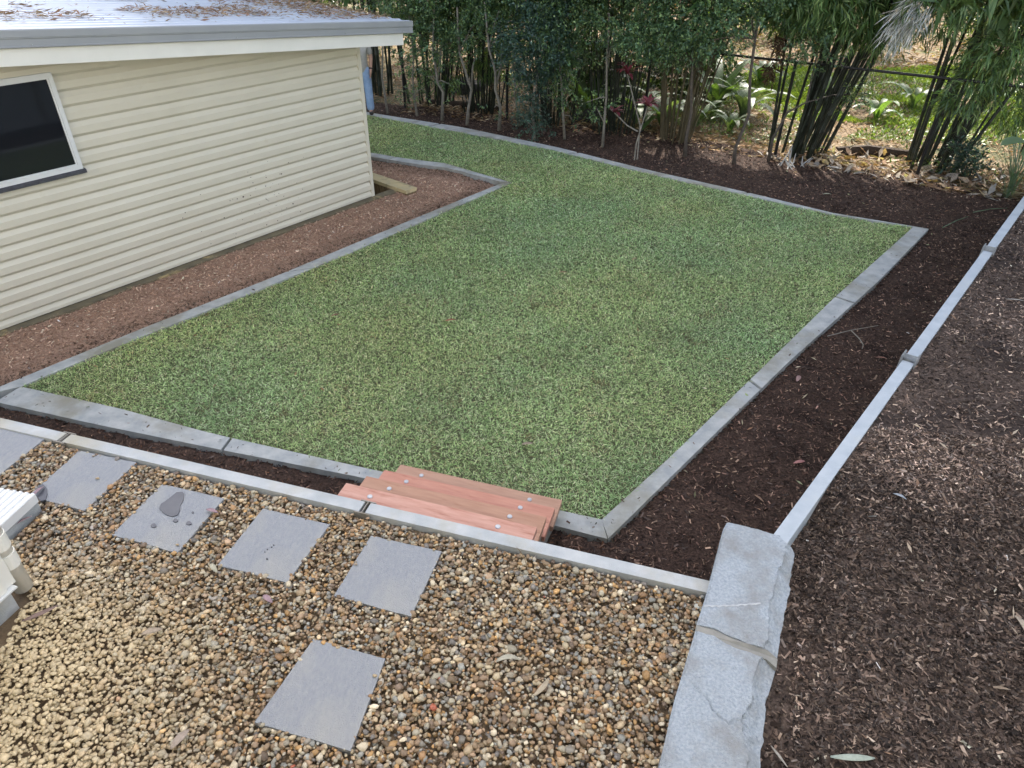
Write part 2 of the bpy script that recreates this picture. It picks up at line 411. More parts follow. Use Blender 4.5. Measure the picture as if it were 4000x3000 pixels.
_rb = chips('mulch_chips', right_bed, 75000, zright, DARKP + [(.07, .042, .032), (.10, .065, .05), (.22, .155, .115)], 'dark brown mulch round the right and rear of the lawn', .014, .06, .55)
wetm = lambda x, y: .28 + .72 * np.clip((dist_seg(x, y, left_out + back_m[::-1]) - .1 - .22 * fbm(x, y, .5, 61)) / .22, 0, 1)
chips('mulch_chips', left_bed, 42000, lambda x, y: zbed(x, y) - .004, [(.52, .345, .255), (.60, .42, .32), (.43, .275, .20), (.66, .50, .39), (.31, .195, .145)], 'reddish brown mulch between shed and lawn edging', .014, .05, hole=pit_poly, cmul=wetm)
BANKP = [(.17, .125, .10), (.12, .088, .072), (.24, .18, .148), (.06, .045, .039), (.36, .285, .23), (.16, .135, .122), (.09, .066, .055), (.04, .032, .029)]
up_vis = [tuple(RW0 + rn * .05), tuple(RW0 + rd * 8.5 + rn * .05), (9.5, 8.0), (5.2, 2.0), (2.9, .2), (.7, .2), (.9, 1.42), (1.2, 2.1), (1.5, 2.7)]
upm = lambda x, y: (.60 + .85 * np.clip((fbm(x, y, .9, 71) - .33) / .3, 0, 1))
chips('mulch_chips', [(1.7, 2.9), (2.6, 3.9), (4.6, 3.6), (4.0, 1.6), (2.7, .6), (.8, .6), (1.2, 1.5), (1.45, 2.1)], 70000, zup, BANKP, 'grey brown bark mulch close beside the stone wall', .012, .05, .5, cmul=upm)
chips('mulch_chips', up_vis, 90000, zup, BANKP, 'grey brown bark mulch on the bank right of the stone wall', .012, .055, .45, cmul=upm)

# pebbles
def ico(sub):
    bm = bmesh.new(); bmesh.ops.create_icosphere(bm, subdivisions=sub, radius=1)
    V = np.array([v.co[:] for v in bm.verts]); F = np.array([[v.index for v in f.verts] for f in bm.faces]); bm.free()
    return V, F
IV, IF = ico(1)
def octa():
    bm = bmesh.new(); bmesh.ops.create_icosphere(bm, subdivisions=1, radius=1); bm.clear()
    v = [bm.verts.new(p) for p in ((1, 0, 0), (-1, 0, 0), (0, 1, 0), (0, -1, 0), (0, 0, 1), (0, 0, -1))]
    for a in (0, 1):
        for b in (2, 3):
            for c in (4, 5): bm.faces.new((v[a], v[b], v[c]))
    bmesh.ops.recalc_face_normals(bm, faces=bm.faces)
    bmesh.ops.subdivide_edges(bm, edges=bm.edges, cuts=1, use_grid_fill=True)
    bmesh.ops.triangulate(bm, faces=bm.faces)
    bm.verts.index_update()
    V = np.array([q.co[:] for q in bm.verts]); V /= np.linalg.norm(V, axis=1, keepdims=True)
    F = np.array([[q.index for q in f.verts] for f in bm.faces]); bm.free()
    return V, F
OV, OF = octa()
def pebble_variant(k, V0):
    r_ = np.random.default_rng(100 + k); V = V0.copy()
    pw = r_.uniform(.62, .95, 3)
    V = np.sign(V) * np.abs(V) ** pw
    for _ in range(8):                     # knock flats off
        d = r_.normal(size=3); d /= np.linalg.norm(d); h = r_.uniform(.5, .85)
        s = V @ d; over = np.clip(s - h, 0, None); V -= over[:, None] * d * .85
    V *= np.array([1, r_.uniform(.55, .95), r_.uniform(.34, .56)])
    V[:, 0] *= 1 + .25 * r_.uniform(-1, 1) * V[:, 1]
    return V
PV = [np.array([pebble_variant(k, V0) for k in range(18)]) for V0 in (IV, OV)]
pav_px = [
    ([(311.7, 1760), (532.5, 1806), (329.6, 1993.6), (110, 1936)], 'grey square paver with a dark wet corner beside the ribbed sill'),
    ([(634.7, 1890.8), (875.4, 1947), (693, 2158), (435.7, 2088.4)], 'grey square paver with a large dark drip stain and a pink leaf'),
    ([(1028, 1987), (1288, 2048.6), (1120.8, 2275.4), (850.2, 2205.8)], 'grey square paver with faint black scuffs, between the stained one and the cleanest one'),
    ([(1449.2, 2092.2), (1725.1, 2153.4), (1605.2, 2407.3), (1304.2, 2326.6)], 'clean blue grey square paver in front of the timber steps'),
    ([(1224, 2495.5), (1504.5, 2573), (1369, 2933), (994.6, 2821)], 'largest blue grey paver, set apart from the row, nearest the house'),
]
pav_w = [[tuple(onz(u, v, .018)[:2]) for u, v in p] for p, _ in pav_px]
d0 = Vector(pav_w[0][1]) - Vector(pav_w[0][0]); e0 = Vector(pav_w[0][3]) - Vector(pav_w[0][0])
f1 = Vector(onz(98 * K, 946 * K, .018)[:2])
pav_w.append([tuple(f1 - d0), tuple(f1), tuple(f1 + e0), tuple(f1 + e0 - d0)])
pav_px.append((None, 'grey paver at the far left of the row, cut off by the photo edge'))
sill_poly = [(-2.80, 3.0), (-3.6, 3.3), (-3.9, 1.6), (-3.1, 1.4)]
foot_poly = [(-2.55, 2.40), (-3.2, 2.5), (-3.2, 1.6), (-2.42, 1.75)]
def pebbles():
    gp = [tuple(W0 - wd * 1.4 - wnrm * .022), tuple(W1 - wnrm * .022), (1.06, 2.35), (.945, 2.12), (.60, 1.36), (.50, 1.15), (-2.2, 1.15), (-4.2, 3.4)]
    s = .0225
    xs = np.arange(-4.4, 1.2, s); ys = np.arange(1.0, 4.4, s * .87)
    X, Y = np.meshgrid(xs, ys); X = X + (np.arange(len(ys)) % 2)[:, None] * s / 2
    q = np.stack([X.ravel(), Y.ravel()], 1)
    lay = [(q + rng.normal(0, .007, q.shape), .008, 1., 0)]
    q2 = q[rng.random(len(q)) < .72]
    lay.append((q2 + rng.uniform(-.012, .012, q2.shape), .0185, 1., 1))
    Vs, Cs, Fs, n_tot = [], [], [], 0
    pal = [(.40, .29, .175), (.46, .35, .225), (.33, .23, .14), (.37, .33, .25), (.27, .24, .20), (.48, .39, .26), (.22, .145, .085), (.26, .18, .11),
           (.42, .25, .105), (.29, .285, .26), (.17, .12, .085), (.54, .46, .34), (.34, .20, .10), (.44, .38, .29), (.19, .17, .155), (.38, .26, .17), (.30, .21, .13)]
    for q, z, sc, hi in lay:
        k = inside(gp, q[:, 0], q[:, 1])
        for pw in pav_w:
            c = np.mean(pw, 0); k &= ~inside([tuple(c + (np.array(p) - c) * .97) for p in pw], q[:, 0], q[:, 1])
        k &= ~inside(sill_poly, q[:, 0], q[:, 1]) & ~inside(foot_poly, q[:, 0], q[:, 1])
        q = q[k]; n = len(q)
        size = np.clip(rng.lognormal(np.log(.0132), .34, n), .0060, .029) * sc
        base = PV[hi][rng.integers(0, 18, n)] * size[:, None, None]
        a = rng.uniform(0, 2 * np.pi, n); t = rng.normal(0, .24, n)
        ct, st = np.cos(t), np.sin(t); ca, sa = np.cos(a), np.sin(a)
        x = base[..., 0] * ct[:, None] + base[..., 2] * st[:, None]; zz = -base[..., 0] * st[:, None] + base[..., 2] * ct[:, None]
        y = base[..., 1]
        xx = x * ca[:, None] - y * sa[:, None]; yy = x * sa[:, None] + y * ca[:, None]
        zo = z + rng.normal(0, .004, n) + .012 * (fbm(q[:, 0], q[:, 1], .25, 81) - .5)
        near = np.zeros(n)
        V = np.stack([xx + q[:, :1], yy + q[:, 1:], zz + zo[:, None] - .006], -1)
        col = pick(pal, n, .22) * np.array([.93, .95, .94])
        rare = rng.random(n) < .0006; col[rare] = (.40, .12, .07)
        dust = np.clip((-1.05 - q[:, 0] - .55 * (q[:, 1] - 1.6)) / 1.0 + .5 * (fbm(q[:, 0], q[:, 1], .35, 83) - .5), 0, 1)
        dust = (dust * np.clip((2.75 - q[:, 1]) / .5, 0, 1) * .85)[:, None]
        col = col * (1 - dust) + np.array([.64, .53, .34]) * dust * rng.uniform(.8, 1.1, (n, 1))
        Vs.append(V.reshape(-1, 3)); Cs.append(np.repeat(col, V.shape[1], 0))
        Fs.append(((IF, OF)[hi][None] + n_tot + (np.arange(n) * V.shape[1])[:, None, None]).reshape(-1, 3)); n_tot += n * V.shape[1]
    V = np.vstack(Vs); C = np.vstack(Cs)
    F = np.vstack(Fs)
    o = link('gravel', npmesh('gravel', V, F, C, smooth=True), MT['pebble'])
    tag(o, 'tan and grey river pebbles covering the terrace round the pavers', 'gravel', kind='stuff')
pebbles()

# grass
def grass():
    A = sample_poly(lawn_poly, 400000)
    keep = rng.random(len(A)) < np.clip(1.15 - (A[:, 1] - 5) * .055, .45, 1)
    A = A[keep]; n = len(A)
    zb = -.838 + .02 * (fbm(A[:, 0], A[:, 1], .7, 51) - .5)
    far = np.clip((A[:, 1] - 5) / 10, 0, 1)
    L = rng.uniform(.028, .056, n) * (1 + .25 * far); W = rng.uniform(.0036, .0064, n) * (1 + .8 * far)
    a = rng.uniform(0, 2 * np.pi, n)
    clump = fbm(A[:, 0], A[:, 1], .09, 91, 2); L *= .75 + .5 * clump
    lean = np.clip(rng.normal(1.1, .3, n), .2, 1.5); lean2 = lean + rng.uniform(.1, .8, n)
    d = np.stack([np.cos(a), np.sin(a)], 1); s = np.stack([-np.sin(a), np.cos(a), np.zeros(n)], 1) * (W / 2)[:, None]
    tw = rng.uniform(-.6, .6, n); s[:, 2] = np.sin(tw) * W / 2
    P0 = np.c_[A, zb]
    P1 = P0 + np.c_[d * (np.sin(lean) * L * .55)[:, None], np.cos(lean) * L * .55]
    P2_ = P1 + np.c_[d * (np.sin(lean2) * L * .5)[:, None], np.cos(lean2) * L * .5]
    V = np.stack([P0, P1 + s, P1 - s, P2_], 1).reshape(-1, 3)
    b = np.arange(n) * 4
    F = np.concatenate([np.stack([b, b + 1, b + 2], 1), np.stack([b + 2, b + 1, b + 3], 1)])
    pal = [(.315, .46, .195), (.37, .515, .235), (.255, .395, .17), (.45, .57, .30), (.18, .30, .125), (.60, .66, .43)]
    col = pick(pal, n, .2)
    straw = rng.random(n) < .05 + .08 * (fbm(A[:, 0], A[:, 1], .4, 95) > .6); col[straw] = np.array([.52, .47, .27]) * rng.uniform(.6, 1.1, (straw.sum(), 1))
    big = fbm(A[:, 0], A[:, 1], .55, 97)[:, None]
    col *= .82 + .36 * big
    spot = fbm(A[:, 0], A[:, 1], .16, 171, 2); dk = (spot > .84) & (rng.random(n) < .5); col[dk] = np.array([.17, .15, .075]) * rng.uniform(.7, 1.4, (dk.sum(), 1))
    yel = fbm(A[:, 0], A[:, 1], 1.3, 99)[:, None]
    col = col * (1 + (yel - .5) * np.array([.34, .09, -.12]))
    o = link('grass', npmesh('grass', V, F, np.repeat(np.clip(col, 0, 1), 4, 0)), MT['grass'])
    tag(o, 'freshly laid short green turf filling the concrete edging', 'grass', kind='stuff')
grass()

# ------------------------------------------------------------------ concrete lawn edging
def strip(name, A, B, parent=None, z1=ZL, seg=1):
    bm = bmesh.new(); prism(bm, list(A) + list(B)[::-1], -.98, z1)
    return bm_obj(name, bm, MT['edge'], parent, bevel=.008)
def lerp_line(L, t):
    L = [Vector(p) for p in L]; ds = [0]
    for a, b in zip(L, L[1:]): ds.append(ds[-1] + (b - a).length)
    s = t * ds[-1]
    for i in range(len(L) - 1):
        if s <= ds[i + 1] + 1e-9: return L[i].lerp(L[i + 1], (s - ds[i]) / (ds[i + 1] - ds[i] + 1e-9))
    return L[-1]
def cut(L, a, b, n=8): return [tuple(lerp_line(L, a + (b - a) * i / n)) for i in range(n + 1)]
def run(A, B, cuts, label):
    r_ = empty('lawn_edging', (0, 0, 0))
    tag(r_, label, 'edging', 'concrete edging strips round the lawn')
    g = .0025
    for a, b in zip(cuts, cuts[1:]):
        strip('edging_segment', cut(A, a + (g if a else 0), b - (g if b < 1 else 0)), cut(B, a + (g if a else 0), b - (g if b < 1 else 0)), r_)
run(near_m, near_l, [0, .42, 1], 'grey concrete edging along the near end of lawn, passing under the timber steps')
run([right_o[0]] + right_o[1:], right_i, [0, .32, .62, 1], 'straight grey concrete edging down the right side of the lawn')
run(far_o, far_i, [0, .3, .55, .8, 1], 'curved concrete edging at the back of the lawn below the hedge')
lo2 = [tuple(Vector(left_out[0]) + (Vector(left_out[0]) - Vector(left_out[1])).normalized() * .22)] + left_out[1:-1] + [left_out[-1]]
li2 = [near_l[0]] + left_in[1:]
run(lo2, li2, [0, .45, 1], 'grey concrete edging between the red mulch and the left side of the lawn')
run(back_m, back_l, [0, .55, 1], 'concrete edging running behind the shed from the pointed corner')

# ------------------------------------------------------------------ sleeper retaining walls
def sleeper(A, B, nrm, w, z0, z1, parent):
    A = Vector((*A, z0)); B = Vector((*B, z0)); n3 = Vector((*nrm, 0)) * w
    bm = bmesh.new(); box(bm, A, B - A, n3, (0, 0, z1 - z0))
    return bm_obj('concrete_sleeper', bm, MT['concb'] if nrm.y < 0 or parent.name != 'sleeper_wall' else MT['conc'], parent, bevel=.009, seg=2)
def hpost(Pm, dirv, nrm, w, z0, z1, parent, m, th=.007):
    """H section: flanges on both wall faces, web across the wall"""
    bm = bmesh.new(); d3 = Vector((*dirv, 0)); n3 = Vector((*nrm, 0)); P = Vector((*Pm, z0)); h = Vector((0, 0, z1 - z0))
    fl = .10 if th < .01 else .12
    O = P - d3 * fl / 2
    box(bm, O - n3 * (th + .004), d3 * fl, n3 * th, h); box(bm, O + n3 * (w + .004), d3 * fl, n3 * th, h)
    box(bm, P - d3 * .003 - n3 * .0035, d3 * .006, n3 * (w + .007), h)
    return bm_obj('steel_post', bm, m, parent)
nwall = empty('sleeper_wall', (*W0, -.85)); tag(nwall, 'low concrete sleeper wall holding the gravel terrace behind the timber steps', 'retaining wall')
nwall.location = (0, 0, 0)
LW = (W1 - W0).length
post_t = [-2.3, .03, (Vector(onz(780 * K, 1108 * K, .03)[:2]) - W0).dot(wd)]
WID = .084
for z in range(4):
    z1 = .03 - .205 * z
    segs = [(-3.4, post_t[0]), (post_t[0], post_t[1]), (post_t[1], post_t[2]), (post_t[2], LW + .0)]
    for i, (a, b) in enumerate(segs):
        ga = .02 if i else 0; gb = .02 if i < 3 else -.01
        sleeper(W0 + wd * (a + ga), W0 + wd * (b - gb), wnrm, WID, z1 - .2, z1, nwall)
for t in post_t: hpost(W0 + wd * t, wd, wnrm, WID, -.95, .032, nwall, MT['rust'])
rwall = empty('sleeper_wall'); tag(rwall, 'long pale concrete sleeper wall running diagonally up the right side', 'retaining wall')
RA = Vector(onz(1710 * K, 1160 * K, .03)[:2]); RB = Vector(onz(2145 * K, 545 * K, .03)[:2])
rd = (RB - RA).normalized(); rn = Vector((rd.y, -rd.x))
rt = [(Vector(onz(1972 * K, 782 * K, .03)[:2]) - RA).dot(rd), (RB - RA).length, (RB - RA).length + 2.7]
for z in range(4):
    z1 = .03 - .205 * z
    segs = [(-.12, rt[0]), (rt[0], rt[1]), (rt[1], rt[2]), (rt[2], rt[2] + 2.6)]
    for i, (a, b) in enumerate(segs):
        dz = (0, .004, -.01, -.01)[i]
        sleeper(RA + rd * (a + (.02 if i else 0)), RA + rd * (b - .02), -rn, .088, z1 - .2 + dz, z1 + dz, rwall)
for t in rt: hpost(RA + rd * t, rd, -rn, .088, -.95, .085, rwall, MT['gal'], .012)

# ------------------------------------------------------------------ stone wall
ZS = .10
z8 = lambda x, y: tuple(onz(2550 + x * 1.051, 2000 + y * 1.051, ZS)[:2])
L1 = [z8(*p) for p in [(276, 37), (262, 62), (247, 125), (226, 205), (203, 290), (182, 360), (166, 418)]]
R1 = [z8(*p) for p in [(520, 100), (536, 128), (526, 190), (513, 290), (497, 362), (483, 450), (466, 538)]]
L2 = [z8(*p) for p in [(160, 432), (135, 515), (110, 600), (80, 700), (52, 820), (22, 950)]]
R2 = [z8(*p) for p in [(462, 556), (452, 625), (437, 660), (424, 740), (421, 800), (403, 950)]]
for L_ in (L2, R2):
    dv = Vector(L_[-1]) - Vector(L_[-2]); L_.append(tuple(Vector(L_[-1]) + dv.normalized() * .7))
jl = [z8(*p) for p in [(163, 416), (232, 435), (300, 468), (362, 489), (428, 506), (470, 530)]]
jr = [z8(*p) for p in [(159, 440), (227, 461), (296, 498), (354, 521), (425, 541), (466, 564)]]
CRACK = [z8(*p) for p in [(150, 640), (175, 668), (205, 690), (225, 735), (255, 765), (285, 787), (300, 772), (340, 785), (395, 812)]]
def stone_block(L, Rr, joint_at_end, nv, nu=34, seed=0, jag=None):
    V = []; F = []
    rs = np.random.default_rng(seed)
    for i in range(nv + 1):
        t = i / nv
        a = lerp_line(L, t); b = lerp_line(Rr, t)
        b = b + (b - a).normalized() * .012 * (float(fbm(np.array(t * 9.), np.array(seed * 3.), .35, 7 + seed)) - .5) * 2
        for j in range(nu + 1):
            s = j / nu; p = a.lerp(b, s)
            if jag and jag[0] == 1 and t > .8:      # ragged end of the upper block follows the slanting joint
                w_ = (t - .8) / .2; tgt = Vector(lerp_line(jl, s)) + Vector((0, .006 * noise.noise((s * 7, 1, 1)))); q0 = Vector(lerp_line(L, .8)).lerp(Vector(lerp_line(Rr, .8)), s)
                p = q0.lerp(tgt, w_)
            elif jag and jag[0] == 0 and t < .12:
                w_ = 1 - t / .12; tgt = Vector(lerp_line(jr, s)) + Vector((0, .006 * noise.noise((s * 7, 5, 1)))); q0 = Vector(lerp_line(L, .12)).lerp(Vector(lerp_line(Rr, .12)), s)
                p = q0.lerp(tgt, w_)
            elif False:
                k = jag[1] * (1 - t if jag[0] == 0 else t) ** 3
                off = .035 * math.sin(s * 5.0) - .018 * math.sin(s * 13) + (.02 if s > .75 else 0)
                p = p + (a.lerp(b, .5) - Vector(((L[0][0] + Rr[0][0]) / 2, (L[0][1] + Rr[0][1]) / 2))).normalized() * off * k if t else p + Vector((-.3, -.95)) * off * k
            z = ZS + .006 * (noise.noise((p.x * 9, p.y * 9, seed)) + .6 * noise.noise((p.x * 26, p.y * 26, 2))) + .0025 * noise.noise((p.x * 90, p.y * 90, 4))
            brk = .80 + .10 * noise.noise((p.x * 5, p.y * 5, 8 + seed)) + .04 * noise.noise((p.x * 20, p.y * 20, 3))
            if s > brk: z -= min(.06, .007 + (s - brk) * .30 + .018 * abs(noise.noise((p.x * 16, p.y * 16, 5))) + .008 * abs(noise.noise((p.x * 45, p.y * 45, 5))))
            if seed == 2:
                ck = float(dist_seg(np.array(p.x), np.array(p.y), CRACK)); z -= .011 * max(0, 1 - ck / .0075)
                z += .004 * noise.noise((p.x * 3.2, p.y * 6.5, 6)) 
            if s < .02: z -= .006
            V.append((p.x, p.y, z))
    w = nu + 1
    for i in range(nv):
        for j in range(nu):
            F.append((i * w + j, (i + 1) * w + j, (i + 1) * w + j + 1, i * w + j + 1))
    loop = [j for j in range(w)] + [i * w + nu for i in range(1, nv + 1)] + [nv * w + j for j in range(nu - 1, -1, -1)] + [i * w for i in range(nv - 1, 0, -1)]
    n0 = len(V); levels = 3
    for k in range(1, levels + 1):
        for q in loop:
            x, y, z = V[q]
            r_ = .012 * noise.noise((x * 14, y * 14, k * 3.1)) if k < levels else 0
            V.append((x + r_ - .012 * k * 0, y + r_, ZS - .34 * k / levels))
    prev = loop
    for k in range(levels):
        cur = [n0 + k * len(loop) + i for i in range(len(loop))]
        for i in range(len(loop)):
            j = (i + 1) % len(loop)
            F.append((prev[i], prev[j], cur[j], cur[i]))
        prev = cur
    me = pymesh('stone_block', V, F)
    bm = bmesh.new(); bm.from_mesh(me); bmesh.ops.recalc_face_normals(bm, faces=bm.faces); bm.to_mesh(me); bm.free()
    return me
swall = empty('stone_wall'); tag(swall, 'thick grey stone wall with rough broken right edge beside the gravel', 'stone wall')
link('stone_block', stone_block(L1, R1, True, 80, 64, seed=1, jag=(1, 0)), MT['stone'], swall)
link('stone_block', stone_block(L2, R2, False, 150, 64, seed=2, jag=(0, 0)), MT['stone'], swall)
bm = bmesh.new()
prism(bm, jl + jr[::-1], -.2, [ZS - .006] * 4 + [ZS - .014, ZS - .035] + [ZS - .035, ZS - .014] + [ZS - .006] * 4); bm_obj('mortar_joint', bm, MT['mortar'], swall)
bm = bmesh.new()
cl = [Vector(z8(*p)) for p in [(190, 350), (250, 347), (320, 345), (400, 339), (470, 337)]]
def zst(p): return ZS + .006 * (noise.noise((p.x * 9, p.y * 9, 1)) + .6 * noise.noise((p.x * 26, p.y * 26, 2))) + .0025
cl = [cl[0].lerp(cl[-2], i / 24) + Vector((0, .002 * math.sin(i * 1.7))) for i in range(25)]
c2 = [p + Vector((0, -.009 - .003 * math.sin(i * 2.3))) for i, p in enumerate(cl)]
prism(bm, [tuple(p) for p in cl] + [tuple(p) for p in c2[::-1]], ZS - .03, [zst(p) for p in cl] + [zst(p) for p in c2[::-1]])
bm_obj('saw_scar', bm, MT['chalk'], swall)

# ------------------------------------------------------------------ pavers
paver_grp = 'square stepping pavers set in the gravel'
for i, (pw, (_, lab)) in enumerate(zip(pav_w, pav_px)):
    c = np.mean(pw, 0); bm = bmesh.new()
    pts = []
    for a, b in zip(pw, pw[1:] + pw[:1]):
        for k in range(10):
            p = Vector(a).lerp(Vector(b), k / 10); r_ = .0035 * noise.noise((p.x * 40, p.y * 40, i)) if k else 0
            pts.append((p.x + r_, p.y + r_))
    tz = [.018 + .004 * noise.noise((p[0], p[1], 9 + i)) for p in pts]
    prism(bm, [(x - c[0], y - c[1]) for x, y in pts], -.04, tz)
    o = bm_obj('paver', bm, MT['paver'], bevel=.003, seg=1); o.location = (c[0], c[1], 0)
    tag(o, lab, 'paver', paver_grp)
    def patch(outl, nm='wet_patch'):
        b2 = bmesh.new(); prism(b2, [(p.x - c[0], p.y - c[1]) for p in outl], .012, .0235)
        bm_obj(nm, b2, MT['wet'], o)
    z4 = lambda x, y: onz(x * .6632, y * .6632 + 1400, .02)
    if i == 1:
        patch([z4(*p) for p in [(1040, 790), (1075, 787), (1085, 800), (1080, 835), (1062, 870), (1058, 900), (1045, 925), (1015, 933), (985, 925), (955, 905), (940, 885), (950, 858), (978, 840), (1010, 815)]])
        for cx, cy, r_ in ((905, 985, 15), (1035, 955, 13), (1113, 971, 14), (1136, 908, 6)):
            patch([z4(cx + r_ * 1.1 * math.cos(a) * (1 + .2 * math.sin(3 * a)), cy + r_ * .8 * math.sin(a)) for a in np.linspace(0, 6.28, 11)[:-1]])
    if i == 0:
        patch([z4(*p) for p in [(225, 750), (255, 742), (275, 765), (280, 800), (268, 835), (240, 842), (222, 822), (214, 790)]])
    if i == 2:
        for cx, cy, r_ in ((1573, 1181, 6), (1600, 1112, 4), (1575, 1125, 4), (1612, 1100, 4), (1560, 1140, 3)):
            patch([z4(cx + r_ * math.cos(a), cy + r_ * .7 * math.sin(a)) for a in np.linspace(0, 6.28, 8)[:-1]], 'scuff_mark')

for k, (pi_, fx, fy, r_) in enumerate(((0, .72, .45, .017), (0, .30, .06, .014), (1, .93, .90, .012), (3, .04, .5, .013), (4, .96, .22, .014))):
    a, b, c_, d_ = [Vector(p) for p in pav_w[pi_]]
    p = a.lerp(b, fx).lerp(d_.lerp(c_, fx), fy)
    o = link('pebble', npmesh('pebble', pebble_variant(40 + k, OV) * r_, OF, np.full((len(OV), 3), .0) + np.array([(.42, .33, .21), (.36, .3, .24)][k % 2]), True), MT['pebble'])
    o.location = (p.x, p.y, .018 + r_ * .5)
    tag(o, ['tan pebble lying on the paver beside the ribbed sill', 'brown pebble on the front rim of the paver beside the ribbed sill', 'tan pebble on the rim of the drip stained paver', 'brown pebble on the rim of the clean paver', 'tan pebble on the rim of the largest paver'][k], 'pebble')

# ------------------------------------------------------------------ timber steps
TH = -.2871; TE = Vector((math.cos(TH), math.sin(TH), 0)); TN = Vector((-TE.y, TE.x, 0))
T0 = Vector((-1.1007, 3.4447, -.165)); TL, TG, TR = 1.3257, .26, .1634
steps = empty('timber_steps', T0 + TE * TL / 2 + TN * .5); steps.location.z = -.87
tag(steps, 'four tread red hardwood steps going down from the gravel wall to the lawn', 'steps')
bpy.context.view_layer.update(); SI = steps.matrix_world.inverted()
for i in range(4):
    far = T0 + TN * TG * i - Vector((0, 0, TR * i))
    cl = far + TE * TL / 2 - TN * .143
    bm = bmesh.new(); box(bm, (-TL / 2, -.143, -.046), (TL, 0, 0), (0, .286, 0), (0, 0, .046))
    t = bm_obj('tread', bm, (MT['woodc'], MT['woodb'], MT['wood'], MT['woodd'])[i], steps, bevel=.004, seg=2)
    t.location = SI @ cl; t.rotation_euler = (0, 0, TH)
    for bx in (-TL / 2 + .21, TL / 2 - .235):
        bm = bmesh.new()
        tube(bm, [(bx, .072, -.001), (bx, .072, .006), (bx, .072, .010)], [.017, .017, .011], 14)
        bm_obj('bolt', bm, MT['bolt'], t)
for sx in (.03, TL - .03):
    A = T0 + TE * sx - TN * .30; bm = bmesh.new()
    q = [(A - Vector((0, 0, .055)), A - Vector((0, 0, .30)))]
    B = A + TN * (TG * 3 + .27) - Vector((0, 0, TR * 3))
    B2 = B.copy(); 
    vs = [A - Vector((0, 0, .055)), A - Vector((0, 0, .34)), Vector((B.x, B.y, -.86)) , B - Vector((0, 0, .05))]
    vs = [SI @ v for v in vs]; e2 = TE * .008
    v0 = [bm.verts.new(v - e2) for v in vs]; v1 = [bm.verts.new(v + e2) for v in vs]
    bm.faces.new(v0); bm.faces.new(v1[::-1])
    for k in range(4): bm.faces.new((v0[k], v0[(k + 1) % 4], v1[(k + 1) % 4], v1[k]))
    bm_obj('stringer', bm, MT['rust'], steps)

# ------------------------------------------------------------------ shed
shed = empty('shed', (SH_C.x, SH_C.y, ZB), math.atan2(SH_D.y, SH_D.x))
tag(shed, 'cream weatherboard shed with grey metal roof edge at the left', 'shed')
# local axes: x along the wall (towards the far corner), y into the shed, z up from the base
def shed_obj(name, bm, m, parent=shed, **k): return bm_obj(name, bm, m, parent, **k)
U0 = -7.0
BP = .1522
prof = [(0, .001), (-.005, .001), (-.032, .030), (-.032, .100), (-.005, .140), (-.002, BP - .004), (0, BP - .004)]
def rake(u): return 1.332 - ZB + .079 * (.477 - u)          # underside of fascia, above base
nb = 14
for i in range(19):
    z0 = .006 + (.076 if i else 0) + BP * (i - 1 if i else 0)
    pr = prof if i else [(0, 0), (-.032, 0), (-.032, .034), (-.005, .070), (-.002, .076), (0, .076)]
    zt = z0 + (BP if i else .08)
    umax = -.046
    # upper boards stop under the sloping eave
    lim = .477 - (zt - .03 + ZB - 1.332) / .079
    umax = min(umax, lim)
    if umax < U0 + .5: break
    bm = bmesh.new(); sweep(bm, [(a, b) for a, b in pr], (U0, 0, z0), (umax, 0, z0), (0, 1, 0), (0, 0, 1))
    shed_obj('weatherboard', bm, MT['cream'])
bm = bmesh.new()
sweep(bm, [(-.046, -.036), (.014, -.036), (.014, .05), (-.046, .05)], (0, 0, 0), (0, 0, rake(0) + .02), (1, 0, 0), (0, 1, 0))
shed_obj('corner_trim', bm, MT['cream'], bevel=.003, seg=1)
bm = bmesh.new()      # hidden carcass: walls
pts = [(U0, .004), (.0, .004), (.0, 3.4), (U0, 3.4)]
prism(bm, pts, 0, [rake(U0) + .06, rake(0) + .06, rake(0) + .12, rake(U0) + .12]); shed_obj('wall', bm, MT['cream'])
bm = bmesh.new()
sweep(bm, [(-.145, 0), (.004, 0), (.004, -.35), (-.145, -.35)], (U0, 0, -.006), (.62, 0, -.006), (0, 1, 0), (0, 0, 1))
shed_obj('slab_edge', bm, MT['plinth'], bevel=.006, seg=1)
# rake boards
A = Vector((U0, 0, rake(U0))); B = Vector((.477, 0, rake(.477)))
bm = bmesh.new(); sweep(bm, [(-.45, 0), (-.43, 0), (-.43, .15), (-.45, .15)], A, B, (0, 1, 0), (0, 0, 1)); shed_obj('fascia', bm, MT['trim'], bevel=.002, seg=1)
bm = bmesh.new(); sweep(bm, [(-.43, .012), (.003, .012), (.003, .022), (-.43, .022)], A, Vector((.455, 0, rake(.455))), (0, 1, 0), (0, 0, 1)); shed_obj('soffit', bm, MT['cream'])
gB = Vector((.647, 0, rake(.647))); g = .151
bm = bmesh.new()
gp = [(-.452, g), (-.478, g), (-.490, g + .008), (-.490, g + .016), (-.482, g + .02), (-.482, g + .078), (-.490, g + .083), (-.490, g + .091), (-.494, g + .094), (-.494, g + .150), (-.487, g + .160), (-.474, g + .160), (-.474, g + .152), (-.452, g + .150)]
sweep(bm, gp, A, gB, (0, 1, 0), (0, 0, 1)); gut = shed_obj('gutter', bm, MT['gutter'])
for u in (-4.35, -2.2, -.6, .44):
    bm = bmesh.new(); tube(bm, [(u, -.488, rake(u) + g + .03), (u, -.497, rake(u) + g + .03)], .006, 8); bm_obj('rivet', bm, MT['gal'], gut)
bm = bmesh.new()
zr = lambda u, n: rake(u) + g + .15 + .027 * (-n) - .0
rp = []
n_ = -.474
